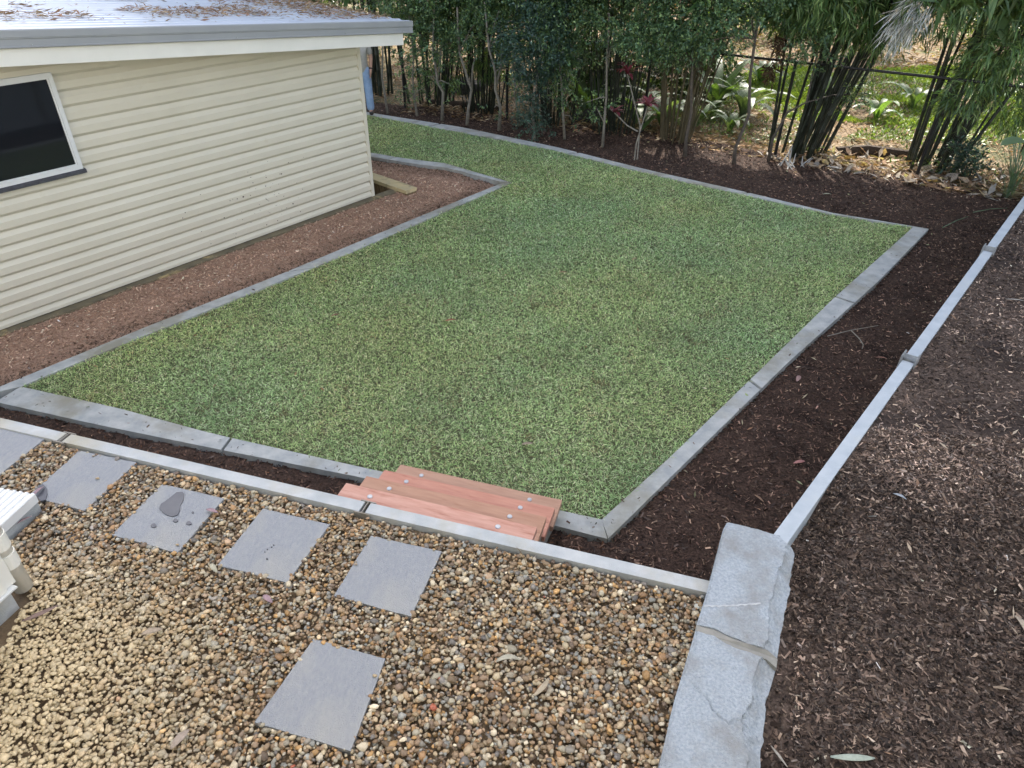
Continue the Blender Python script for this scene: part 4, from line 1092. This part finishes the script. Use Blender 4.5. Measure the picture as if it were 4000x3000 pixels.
bamboo(gp_(1690, 405), 'mid', 20, .55, (.02, .02, .14), 'dark slender bamboo clump behind the first forked hedge tree', [ell(1640, 40, 110, 50, 17.5), ell(1790, 30, 90, 45, 17), ell(1730, 290, 60, 50, 17.2)], 260)
bamboo(gp_(1885, 440), 'thin', 34, .42, (.0, .02, .14), 'dense clump of thin dark bamboo left of the fence post', [ell(1900, 10, 120, 45, 16.2), ell(1770, 100, 60, 30, 16.4), ell(1900, 240, 60, 45, 16.4)], 260)
bamboo(gp_(2150, 488), 'thin', 40, .48, (.0, .02, .10), 'thin bamboo clump behind the blue green shrub', [ell(2080, 20, 100, 60, 15.4)], 130)
bamboo(gp_(2395, 522), 'thin', 34, .42, (.01, .02, .12), 'thin bamboo clump behind the red leaved plant', [ell(2300, 20, 100, 40, 14.8)], 90)
bamboo(gp_(2635, 556), 'brown', 38, .30, (.03, .02, .20), 'fan of thin brown bamboo behind the largest hedge tree', (), 0)
bamboo(gp_(3105, 606), 'thick', 25, .54, (.12, .02, .18), 'thick dark bamboo clump leaning right, white rootlets at its foot', [ell(3130, 20, 130, 55, 13), ell(3330, 70, 130, 60, 13), ell(3450, 130, 60, 50, 12.9), ell(3250, 10, 150, 30, 12.6)], 420, pale=[ell(3610, 15, 45, 35, 12.1), ell(3555, 75, 30, 36, 12.1)])
bamboo(gp_(3620, 652), 'thick', 24, .54, (.15, .02, .24), 'rightmost leaning thick bamboo clump with bright drooping leaves', [ell(3800, 330, 75, 85, 12.0), ell(3740, 420, 55, 50, 11.9), ell(3900, 190, 110, 80, 12.2), ell(3950, 60, 90, 70, 12.3), ell(3640, 60, 120, 55, 12.6), ell(3930, 300, 70, 50, 12.1), ell(3700, 20, 180, 40, 12.0), ell(3960, 240, 60, 60, 11.8)], 430)
bamboo((10.2, 13.6, gz(10.2, 13.6)), 'mid', 18, .55, (.1, .02, .12), 'slender bamboo clump at the far right edge', [ell(3960, 420, 60, 60, 13.2)], 90)
bamboo((13.6, 12.0, gz(13.6, 12.0)), 'mid', 10, .6, (.02, .02, .1), 'bamboo clump added out of view at right to widen the shade')  # unseen clump added so the shading crowns reach further right
# white rootlets at the foot of the leaning clump
rt_ = empty('dead_root_clump', gp_(3110, 648)); tag(rt_, 'bleached white roots and sheaths at the foot of leaning bamboo', 'roots')
bm = bmesh.new()
for k in range(13):
    x = random.uniform(-.34, .30); h = random.uniform(.08, .34) * (1.3 if k % 4 == 0 else .8)
    tube(bm, [(x + random.uniform(-.22, .12), -.2 + random.uniform(-.15, .1), .0), (x + random.uniform(-.06, .06), -.04, h * .4), (x + random.uniform(.0, .14), .06, h)], [.012, .014, .006], 5)
MT['bleach'] = mat('bleached bamboo', (.42, .42, .40), (.32, .31, .29), 12, .9)
bm_obj('root', bm, MT['bleach'], rt_)

# ------------------------------------------------------------------ understorey beyond the fence
def broad_leaf(name, p, az, L, W, arch, m, parent, tilt0=1.1, n=7):
    """strap-shaped leaf arching over from a base point"""
    V = []; F = []; pos = Vector(p); ang = tilt0
    d2 = Vector((math.cos(az), math.sin(az), 0)); s = Vector((-d2.y, d2.x, 0))
    for i in range(n + 1):
        t = i / n; w = W * .5 * (math.sin(math.pi * min(1, t * .93 + .07)) ** .7) * (1 if i < n else .05)
        up = Vector((-d2.x * math.sin(ang), -d2.y * math.sin(ang), math.cos(ang)))
        V += [tuple(pos + s * w + up * w * .25), tuple(pos), tuple(pos - s * w + up * w * .25)]
        pos = pos + (d2 * math.cos(ang) + Vector((0, 0, math.sin(ang)))) * (L / n); ang -= arch / n
    for i in range(n):
        for k in range(2): F.append((i * 3 + k, i * 3 + k + 1, i * 3 + k + 4, i * 3 + k + 3))
    return link(name, pymesh(name, V, F, True), m, parent)
def strap_plant(u, v, n, L, W, label, pale=.5, name='broad_leaf_plant', cat='plant', arch=2.0, grp='broad leaved plants behind the fence'):
    b = gp_(u, v); t = empty(name, b); tag(t, label, cat, grp)
    for k in range(n):
        az = 6.28 * k / n + random.uniform(-.4, .4)
        broad_leaf('leaf', (.04 * math.cos(az), .04 * math.sin(az), 0), az, L * random.uniform(.7, 1.15), W * random.uniform(.8, 1.2), arch * random.uniform(.8, 1.25), MT['bigleafp'] if random.random() < pale else MT['bigleaf'], t, random.uniform(1.15, 1.45))
strap_plant(2290, 455, 11, 1.55, .20, 'upright broad leaved plant glowing yellow green behind the fence', .35, arch=1.6)
strap_plant(2590, 500, 12, 1.35, .22, 'pale broad leaved plant behind the thin brown bamboo fan', .6)
strap_plant(2900, 455, 13, 1.35, .20, 'pale arching broad leaved plant left of the leaning bamboo', .75)
strap_plant(2850, 510, 7, .7, .15, 'small pale broad leaved plant low beside the crooked tree', .7)
strap_plant(2970, 330, 9, 1.3, .20, 'broad leaved plant far behind, seen above the fence rail', .6)
strap_plant(3420, 470, 9, .9, .15, 'low dark strap leaved plant between the two leaning bamboos', .2, arch=2.4)
strap_plant(3900, 420, 11, 1.2, .20, 'strap leaved plant behind the rightmost bamboo', .5)
strap_plant(2720, 490, 10, 1.0, .17, 'broad leaved plant behind the largest hedge tree, its leaves hanging over the litter', .5)
strap_plant(2790, 440, 12, 1.5, .19, 'tall yellow green broad leaved plant between the largest hedge tree and the crooked one', .25, arch=1.5)
strap_plant(2480, 480, 9, 1.2, .17, 'pale broad leaved plant directly behind the red leaved plant', .6)
strap_plant(3230, 400, 9, 1.0, .15, 'bright strap leaved plant behind the thick leaning bamboo', .2, arch=1.8)
strap_plant(3560, 430, 9, 1.1, .14, 'bright strap leaved plant seen just left of the rightmost bamboo', .2, arch=1.8)
# near plants
gr = empty('grass_plant', onz(3935, 770, -.83)); tag(gr, 'tall tuft of fine blue green grass leaves beside the far end of sleeper wall', 'plant')
for k in range(46):
    az = random.uniform(0, 6.28); broad_leaf('blade', (random.uniform(-.07, .07), random.uniform(-.07, .07), 0), az, random.uniform(.7, 1.35), .013, random.uniform(.2, .9), MT['leafblade'] if 'leafblade' in MT else MT.setdefault('leafblade', mat('grass plant blades', (.16, .24, .17), (.10, .17, .10), 5, .5, transl=.3)), gr, random.uniform(1.15, 1.5), 5)
co = empty('red_cordyline', onz(2478, 626, -.87)); tag(co, 'red and purple leaved plant on a thin double stem in the rear mulch', 'plant')
h1 = aty(2530, 415, co.location.y) - co.location; h2 = aty(2450, 290, co.location.y + .2) - co.location; h3 = aty(2400, 440, co.location.y) - co.location
for nm, pts in (('stem', [(0, 0, 0), (0, 0, .3), h1]), ('stem', [(.05, 0, 0), (.05, .1, .6), h2]), ('stem', [(0, 0, .52), (-.2, 0, .62), h3])):
    bm = bmesh.new(); tube(bm, pts, [.015, .013, .01], 6); bm_obj(nm, bm, MT['bark'], co)
for h, n, L, m in ((h1, 12, .26, 'pink'), (h2, 14, .36, 'red'), (h3, 8, .22, 'red'), (h1, 6, .3, 'red')):
    for k in range(n):
        broad_leaf('leaf', h, random.uniform(0, 6.28), L * random.uniform(.7, 1.1), .065, random.uniform(.8, 1.8), MT[m], co, random.uniform(.4, 1.3), 5)
sh = empty('fern_leaved_shrub', onz(3756, 690, -.87)); tag(sh, 'small dark glossy shrub at the foot of the rightmost bamboo', 'shrub')
E_ = [ell(3745, 600, 50, 30, sh.location.y), ell(3790, 640, 40, 30, sh.location.y), ell(3765, 690, 20, 28, sh.location.y)]
crown('foliage', [(np.array(c) - np.array(sh.location), r_) for c, r_ in E_], 90, 11, .085, .036, BLUE, sh)
bm = bmesh.new(); tube(bm, [(0, 0, -.03), (.02, 0, .15), (0, 0, .35)], [.012, .01, .006], 6); bm_obj('stem', bm, MT['barkd'], sh)
el = empty('elephant_ear_plant', (7.35, 8.6, .1)); tag(el, 'pale blue green elephant ear leaf poking in at the right edge', 'plant')
tgt = aty(3985, 565, 8.3); 
for k, (dx, dz) in enumerate(((0, 0), (.35, .25), (.2, -.1))):
    p = tgt + Vector((.16 + dx, .05, dz - .02)); bm = bmesh.new(); tube(bm, [(0, 0, 0), (Vector(p) - el.location) * .5 + Vector((.1, 0, .1)), Vector(p) - el.location], [.014, .011, .007], 6); bm_obj('stalk', bm, MT['bigleaf'], el)
    broad_leaf('leaf', Vector(p) - el.location, math.pi + .2 * k, .36, .26, .9, MT['bigleafp'], el, .35)

def scatter_leaves(name, poly, n, pal, L, W, label, z=0.01, tilt=.2, m='litter', zf=None, dens=None, cat='leaf litter'):
    q = sample_poly(poly, n)
    if dens is not None: q = q[rng.random(len(q)) < dens(q[:, 0], q[:, 1])]
    n = len(q); zz = (zf or zground)(q[:, 0], q[:, 1]) + z + rng.uniform(0, .02, n)
    D = rand_unit(n, tilt); Ls = rng.uniform(*L, n) * rng.uniform(.7, 1, n); Ws = Ls * rng.uniform(*W, n)
    o = link(name, leaf_mesh(name, np.c_[q, zz], D, sides(D, .45), Ls, Ws, pick(pal, n, .2), .18), MT[m])
    return tag(o, label, cat, kind='stuff')
TAN = [(.34, .25, .16), (.42, .32, .21), (.26, .175, .11), (.50, .42, .31), (.30, .19, .11), (.20, .13, .085)]
fl = [tuple(p) for p in fpts]
lit = fl + [(14, 13), (11, 20), (2, 24), (-12, 26), (-9, 19)]
scatter_leaves('leaf_litter', lit, 30000, TAN, (.07, .20), (.12, .32), 'dry tan leaf litter covering the ground behind the fence', .005)
strip_ = [tuple(p + Vector((-.15, -.45))) for p in fpts[1:7]] + [tuple(p + Vector((.3, .9))) for p in fpts[1:7]][::-1]
scatter_leaves('leaf_litter', strip_, 2600, TAN, (.07, .22), (.15, .4), 'dry leaves caught along the foot of the wire fence', .03)
big_ = [(4.5, 13.4), (5.5, 12.6), (7.6, 11.2), (9.2, 10.6), (9.8, 12.4), (7.4, 13.6), (5.2, 14.2)]
scatter_leaves('bamboo_sheaths', big_, 900, [(.46, .40, .33), (.52, .47, .41), (.36, .28, .20), (.42, .41, .39), (.30, .20, .13), (.2, .14, .1)], (.10, .34), (.2, .42), 'large pale bamboo sheaths heaped under the leaning bamboo clumps', .04, .35)
GC = [(.12, .20, .05), (.16, .25, .06), (.09, .15, .04), (.22, .30, .08)]
gcp = [(3.2, 15.6), (6.0, 14.6), (9.5, 14.4), (13, 14), (14.5, 18), (12, 21.5), (6, 21), (3.2, 19.5)]
scatter_leaves('ground_cover', gcp, 26000, GC, (.06, .16), (.2, .45), 'bright sunlit green ground cover behind the right bamboo clumps', .02, .7, 'leaf', None, lambda x, y: (fbm(x, y, 1.1, 131) > .42) * 1., 'ground cover')
gc2 = [(-1, 17.6), (3, 16.2), (3.2, 20), (-1, 21)]
scatter_leaves('ground_cover', gc2, 3500, GC, (.06, .14), (.2, .45), 'patchy green weeds in the litter behind the middle of fence', .02, .7, 'leaf', None, lambda x, y: (fbm(x, y, 1.0, 133) > .5) * 1., 'ground cover')
sg = [(5.6, 16.4), (9.0, 15.6), (13.5, 15.6), (15, 19), (13, 22.2), (7, 22), (5.6, 19.5)]
q = sample_poly(sg, 60000); q = q[rng.random(len(q)) < np.clip((fbm(q[:, 0], q[:, 1], 1.4, 141) - .36) / .12, 0, 1)]
n = len(q); D = rand_unit(n, .3); D[:, 2] = np.abs(D[:, 2]) + rng.uniform(.3, 1.2, n); D /= np.linalg.norm(D, axis=1, keepdims=True)
o = link('sunlit_grass', leaf_mesh('sunlit_grass', np.c_[q, zground(q[:, 0], q[:, 1])], D, sides(D, .4), rng.uniform(.08, .20, n), rng.uniform(.012, .022, n), pick([(.24, .36, .07), (.30, .42, .09), (.18, .29, .06), (.36, .46, .14)], n, .2), .0, .25), MT['grass'])
tag(o, 'rough yellow green grass in sun beyond the leaning bamboo clumps', 'grass', kind='stuff')
wq = [tuple(p + Vector((.1, .25))) for p in fpts[2:7]] + [tuple(p + Vector((.9, 2.2))) for p in fpts[2:7]][::-1]
scatter_leaves('ground_cover', wq, 5200, [(.08, .14, .045), (.11, .18, .05), (.06, .10, .035), (.15, .22, .07)], (.05, .12), (.25, .5), 'low leafy weeds just behind the wire fence', .05, .8, 'leaf', lambda x, y: zground(x, y) + .18 * rng.random(len(x)), lambda x, y: (fbm(x, y, .7, 143) > .5) * 1., 'ground cover')
# far hedge row and bank that close the view
bk = [(-22, 34), (-8, 36), (6, 37), (20, 35.5), (34, 31)]
V = []; F = []
for i, (x, y) in enumerate(bk):
    V += [(x, y, -1.2), (x, y + .2, 1.2), (x, y + 1.0, 4.5)]
for i in range(len(bk) - 1):
    for k in range(2): F.append((i * 3 + k, i * 3 + 3 + k, i * 3 + 4 + k, i * 3 + 1 + k))
o = link('hillside', pymesh('hillside', V, F, True), MT['farwall']); o['kind'] = 'structure'
def bush(x, y, h, r_, label, pal, n=260):
    b = (x, y, gz(x, y)); t = empty('background_shrub', b); tag(t, label, 'shrub', 'shrubs far behind the fence')
    crown('foliage', [((0, 0, h * .5), (r_, r_ * .8, h * .5)), ((r_ * .5, -.2, h * .4), (r_ * .7, r_ * .6, h * .4)), ((-r_ * .5, .1, h * .65), (r_ * .6, r_ * .6, h * .4))], n, 10, .15, .07, pal, t, spread=.35)
    bm = bmesh.new(); tube(bm, [(0, 0, -.05), (.03, 0, h * .3), (-.05, 0, h * .7)], [.05, .04, .02], 6); bm_obj('stem', bm, MT['barkd'], t)
DKG = [(.04, .075, .03), (.06, .10, .035), (.03, .055, .025), (.09, .14, .045)]
bush(-5.2, 23, 2.6, 1.5, 'dark shrub far behind the shed roof', DKG)
bush(-1.0, 22.5, 1.9, 1.2, 'shrub far behind the thin bamboo left of the fence post', DKG)
bush(2.2, 21.5, 2.2, 1.5, 'dark shrub far behind the blue green hedge shrub', DKG, 330)
bush(4.3, 18.2, 1.3, 1.0, 'low dark shrub behind the red leaved plant', DKG)
bush(1.9, 17.2, 1.3, .8, 'low dark shrub between the middle bamboo clumps', DKG)
bush(12.8, 16.2, 1.5, 1.1, 'leafy shrub behind the rightmost bamboo', GC)
bush(8.0, 27, 1.6, 1.8, 'sunlit shrub on the far slope seen above the fence rail', GC)
bush(16.5, 26, 1.8, 2.0, 'sunlit shrub on the far slope at the upper right corner', GC)

# tall trees added behind, crowns out of view, to dapple the sunlit ground
def shade_tree(x, y, h, rr, label, n=700):
    b = (x, y, gz(x, y)); t = empty('added_shade_tree', b); tag(t, label, 'tree', 'tall shade trees added beyond the fence')
    bm = bmesh.new(); tube(bm, [(0, 0, -.1), (.08, 0, h * .3), (-.1, .1, h * .6), (.1, 0, h * .95)], [.17, .13, .10, .05], 9)
    for k in range(5):
        a = k * 1.3; tube(bm, [(0, .05, h * (.5 + .07 * k)), (math.cos(a) * rr * .5, math.sin(a) * rr * .5, h * (.62 + .07 * k)), (math.cos(a) * rr, math.sin(a) * rr, h * (.72 + .06 * k))], [.06, .045, .02], 6)
    bm_obj('trunk', bm, MT['barkd'], t, smooth=True)
    E = [((math.cos(a) * rr * .6, math.sin(a) * rr * .6, h * (.72 + .07 * k)), (rr * .6, rr * .6, h * .13)) for k, a in enumerate(np.arange(5) * 1.3)] + [((0, 0, h * .95), (rr * .6, rr * .6, h * .12))]
    crown('crown', E, n, 7, .42, .17, DKG, t, spread=.6)
shade_tree(-7.5, 25, 9, 3.0, 'added tall shade tree far behind the shed roof')
shade_tree(-3.0, 24.5, 9.5, 3.2, 'added tall shade tree far behind the person and thick bamboo', 900)
shade_tree(1.2, 24.0, 9, 3.0, 'added tall shade tree far behind the blue green shrub', 900)
shade_tree(4.6, 26.0, 9.5, 2.6, 'added tall shade tree far behind the largest hedge tree', 450)
shade_tree(10.5, 29, 10, 2.6, 'added tall shade tree on the far slope behind the leaning bamboo', 420)
shade_tree(16.5, 22.0, 9, 3.0, 'added tall shade tree at the far right behind the bamboo', 600)

# rocks and logs
def rock(u, v, s, label):
    b = gp_(u, v); bm = bmesh.new(); bmesh.ops.create_icosphere(bm, subdivisions=3, radius=1)
    for w in bm.verts:
        c = w.co; k = 1 + .28 * noise.noise(c * 1.3 + Vector(b)) + .1 * noise.noise(c * 4 + Vector(b)); w.co = Vector((c.x * s[0] * k, c.y * s[1] * k, max(c.z, -.5) * s[2] * k))
    o = bm_obj('rock', bm, MT['rock']); o.location = (b[0], b[1], b[2] + s[2] * .35); tag(o, label, 'rock', 'dark rocks behind the fence')
rock(2312, 470, (.22, .18, .20), 'dark rock behind the hedge tree with the spreading low branch')
rock(2255, 472, (.14, .12, .13), 'smaller dark rock left of the other rock')
rock(1825, 355, (.45, .3, .24), 'broad dark rock low behind the thin dark bamboo')
lg = gp_(3420, 606); bm = bmesh.new()
tube(bm, [(-.75, .05, .06), (-.2, 0, .10), (.35, -.08, .08), (.7, -.05, .05)], [.09, .11, .10, .07], 9)
for w in bm.verts: w.co += Vector((0, 0, .03 * noise.noise(w.co * 5)))
o = bm_obj('fallen_log', bm, MT['log']); o.location = lg; tag(o, 'black rotting log lying between the two leaning bamboo clumps', 'log')
lg = gp_(1800, 418); bm = bmesh.new(); tube(bm, [(-.8, .25, .05), (0, .0, .07), (.9, -.3, .06)], [.06, .075, .07], 8)
o = bm_obj('fallen_log', bm, MT['log']); o.location = lg; tag(o, 'brown log on the litter behind the pale hedge tree with a broken stub', 'log')

ltop = lambda x, y: np.full(np.shape(x), -.80)
scatter_leaves('lawn_debris', lawn_poly, 420, [(.56, .55, .34), (.42, .30, .18), (.62, .60, .46), (.30, .17, .10), (.5, .52, .28)], (.025, .075), (.15, .35), 'small dry leaf scraps scattered over the turf', .012, .3, 'litter', ltop)
scatter_leaves('mulch_debris', right_bed, 260, [(.40, .36, .26), (.34, .20, .13), (.36, .38, .24), (.5, .45, .36)], (.03, .09), (.12, .35), 'small pale leaf scraps on the dark mulch', .015, .3, 'litter', zright)
scatter_leaves('bank_debris', up_vis, 240, [(.34, .28, .22), (.28, .19, .14), (.44, .38, .31)], (.03, .10), (.10, .3), 'small dry scraps on the bark covered bank', .018, .35, 'litter', zup)
for ed, m_ in ((near_m, near_l), (right_o, right_i), (left_out, left_in)):
    pl = [tuple(p) for p in ed] + [tuple(p) for p in m_][::-1]
    chips('spilled_chips', pl, 70, lambda x, y: np.full(len(x), ZL + .003), DARKP + [(.2, .14, .1), (.14, .18, .08)], 'stray bark chips and clippings spilt on the concrete edging', .012, .04)
scatter_leaves('leaf_litter', [(-4, 25), (3, 23), (13, 21), (20, 27), (14, 34), (-4, 35)], 15000, TAN + [(.16, .2, .07)], (.10, .30), (.15, .4), 'leaf litter on the far slope', .01, .3)
# ------------------------------------------------------------------ single leaves, twigs
def one_leaf(u, v, z, L, W, az, c, label, curl=.3, bend=.4):
    b = onz(u, v, z); n = 8; V = []; F = []
    p = Vector((0, 0, 0)); a = az
    path = []
    for i in range(n + 1):
        path.append((p.copy(), a)); p += Vector((math.cos(a), math.sin(a), 0)) * L / n; a += bend / n
    mid = path[n // 2][0]
    for i, (q, a) in enumerate(path):
        t = i / n; w = W * .5 * math.sin(math.pi * (.06 + .9 * t)) ** .8; s = Vector((-math.sin(a), math.cos(a), 0))
        h = .012 * math.sin(t * 3.1) * curl * 3
        for k in (-1, 0, 1): V.append(tuple(q - mid + s * w * k + Vector((0, 0, h + abs(k) * w * curl))))
    for i in range(n):
        for k in range(2): F.append((i * 3 + k, i * 3 + k + 1, i * 3 + k + 4, i * 3 + k + 3))
    key = 'leafcol%s' % (c,)
    if key not in MT: MT[key] = mat(key, c, tuple(x * .75 for x in c), 40, .7, transl=.1)
    o = link('fallen_leaf', pymesh('fallen_leaf', V, F, True), MT[key]); o.location = b
    sm = o.modifiers.new('thickness', 'SOLIDIFY'); sm.thickness = .0012
    tag(o, label, 'leaf', 'fallen eucalyptus leaves')
z4 = lambda x, y: (x * .6632, y * .6632 + 1400)
z5 = lambda x, y: (1200 + x * .7838, 1600 + y * .7838)
z6 = lambda x, y: (2400 + x * .7233, 1800 + y * .7233)
PINK, GREY, PALE, BRN, GRN = (.36, .25, .28), (.30, .27, .23), (.46, .44, .34), (.30, .19, .13), (.22, .27, .13)
one_leaf(*z4(1248, 902), .030, .085, .026, -.5, PINK, 'pinkish dry leaf on the corner of the paver with the large drip stain')
one_leaf(*z4(1258, 1238), .033, .085, .028, -1.0, PALE, 'pale leaf on pebbles left of the scuffed paver')
one_leaf(*z4(1575, 1420), .033, .078, .030, -.85, PINK, 'mauve leaf on pebbles below the scuffed paver')
one_leaf(*z4(240, 1515), .036, .17, .030, .25, (.24, .17, .15), 'long curved purple brown leaf on dusty pebbles near the downpipe', .3, .9)
one_leaf(*z4(130, 965), .034, .12, .016, .75, PINK, 'slim mauve leaf on pebbles beside the ribbed sill')
one_leaf(*z4(228, 785), .030, .09, .022, 1.2, PINK, 'pink tipped leaf curled over the wet paver corner')
one_leaf(*z4(895, 1615), .036, .10, .035, .15, (.38, .31, .24), 'torn tan leaf on pebbles at the lower left')
one_leaf(*z5(1000, 1240), .034, .12, .028, .5, (.42, .40, .32), 'pale curved leaf on the open gravel, the upper of two', .3, -.9)
one_leaf(*z5(1175, 1390), .034, .12, .026, .55, (.44, .37, .27), 'tan sickle shaped leaf on the open gravel, the lower of two', .3, .8)
one_leaf(*z5(1080, 745), .036, .20, .005, 1.75, (.22, .16, .09), 'dry stalk standing against the concrete sleeper')
one_leaf(705, 2890, .034, .10, .038, .9, (.40, .33, .28), 'crumpled grey brown leaf at the bottom left of the gravel')
one_leaf(1500, 2268, .045, .05, .02, .2, GREY, 'small grey leaf below the clean paver') if False else None
def mulch_leaf(u, v, L, W, az, c, label, up=False, bend=.4):
    z = -.845
    if up:
        z = .03
        for _ in range(4):
            p = onz(u, v, z); z = float(zup(np.array(p.x), np.array(p.y))) + .02
    one_leaf(u, v, z, L, W, az, c, label, .3, bend)
mulch_leaf(*z6(1000, 10), .11, .035, .1, (.42, .20, .19), 'pink leaf on dark mulch left of the sleeper wall')
mulch_leaf(*z6(780, 205), .10, .02, -1.2, BRN, 'slim brown leaf on dark mulch near the stone wall end')
mulch_leaf(*z6(1540, 195), .08, .022, -.9, (.33, .37, .42), 'blue grey leaf on the brown bank', True)
mulch_leaf(*z6(1290, 1612), .19, .030, -.15, (.36, .42, .36), 'long green and grey leaf on the bank at the bottom edge', True, .3)
mulch_leaf(*z6(885, 1600), .11, .012, -1.3, (.42, .40, .36), 'thin pale stick leaf beside the stone wall at the bottom', True)
mulch_leaf(*z6(2195, 880), .10, .03, 1.4, (.40, .34, .27), 'tan curled leaf on the bank at the right edge', True)
mulch_leaf(2900 + 330 * .663, 700 + 1175 * .663, .12, .045, .9, (.34, .22, .21), 'broad mauve leaf on dark mulch beside the right edging')
mulch_leaf(2900 + 820 * .663, 700 + 1055 * .663, .11, .02, -.4, (.38, .20, .15), 'reddish leaf on dark mulch near the first wall post')
mulch_leaf(2900 + 1610 * .663, 700 + 715 * .663, .17, .012, -.4, (.55, .52, .48), 'white curved twig on the bank at right', True)
mulch_leaf(2900 + 500 * .663, 700 + 90 * .663, .14, .04, -.2, (.42, .44, .33), 'pale leaf on rear mulch above the far corner of lawn')
mulch_leaf(2900 + 1400 * .663, 700 + 95 * .663, .42, .07, -.25, (.50, .44, .36), 'long pale bamboo sheath on the ground right of rightmost bamboo')
lawn_leaf = lambda u, v, L, az, c, lab: one_leaf(u, v, -.785, L, L * .32, az, c, lab, .25)
lawn_leaf(1760, 1252, .12, .1, (.34, .15, .09), 'reddish brown leaf on the lawn left of centre')
lawn_leaf(1310, 1232, .10, .4, (.26, .14, .09), 'brown leaf on the lawn near the left edging')
lawn_leaf(2200, 1065, .11, -.1, (.36, .24, .14), 'tan leaf on the middle of the lawn')
lawn_leaf(2480, 1012, .10, .5, (.38, .28, .17), 'tan leaf on the lawn, furthest right of the centre')
lawn_leaf(2060, 1735, .10, .0, (.32, .26, .20), 'greyish leaf on the lawn above the steps')
tw = empty('twig', onz(3280, 1290, -.84)); tag(tw, 'forked pale twig lying on the dark mulch right of the lawn', 'twig')
bm = bmesh.new(); t0 = Vector(tw.location)
q = [onz(2900 + x * .663, 700 + y * .663, -.835) - t0 for x, y in ((500, 925), (640, 890), (800, 862))]
tube(bm, q, [.006, .005, .003], 5)
q = [onz(2900 + x * .663, 700 + y * .663, -.83) - t0 for x, y in ((640, 890), (690, 940), (712, 975), (705, 1000))]
tube(bm, q, [.006, .007, .006, .003], 5); bm_obj('stick', bm, MT['bark'], tw)
for k, (x, y, dx, dy) in enumerate(((1180, 285, 150, -65), (1360, 195, 200, -25))):
    a = onz(2900 + x * .663, 700 + y * .663, -.84); b = onz(2900 + (x + dx) * .663, 700 + (y + dy) * .663, -.84)
    bm = bmesh.new(); tube(bm, [Vector((0, 0, 0)), (b - a) * .5 + Vector((0, 0, .02)), b - a], [.008, .007, .004], 5)
    o = bm_obj('twig', bm, MT['leafblade']); o.location = a
    tag(o, ('green bamboo twig on the rear mulch near far lawn corner', 'green bamboo twig beside the tuft of fine grass')[k], 'twig', 'green twigs on rear mulch')
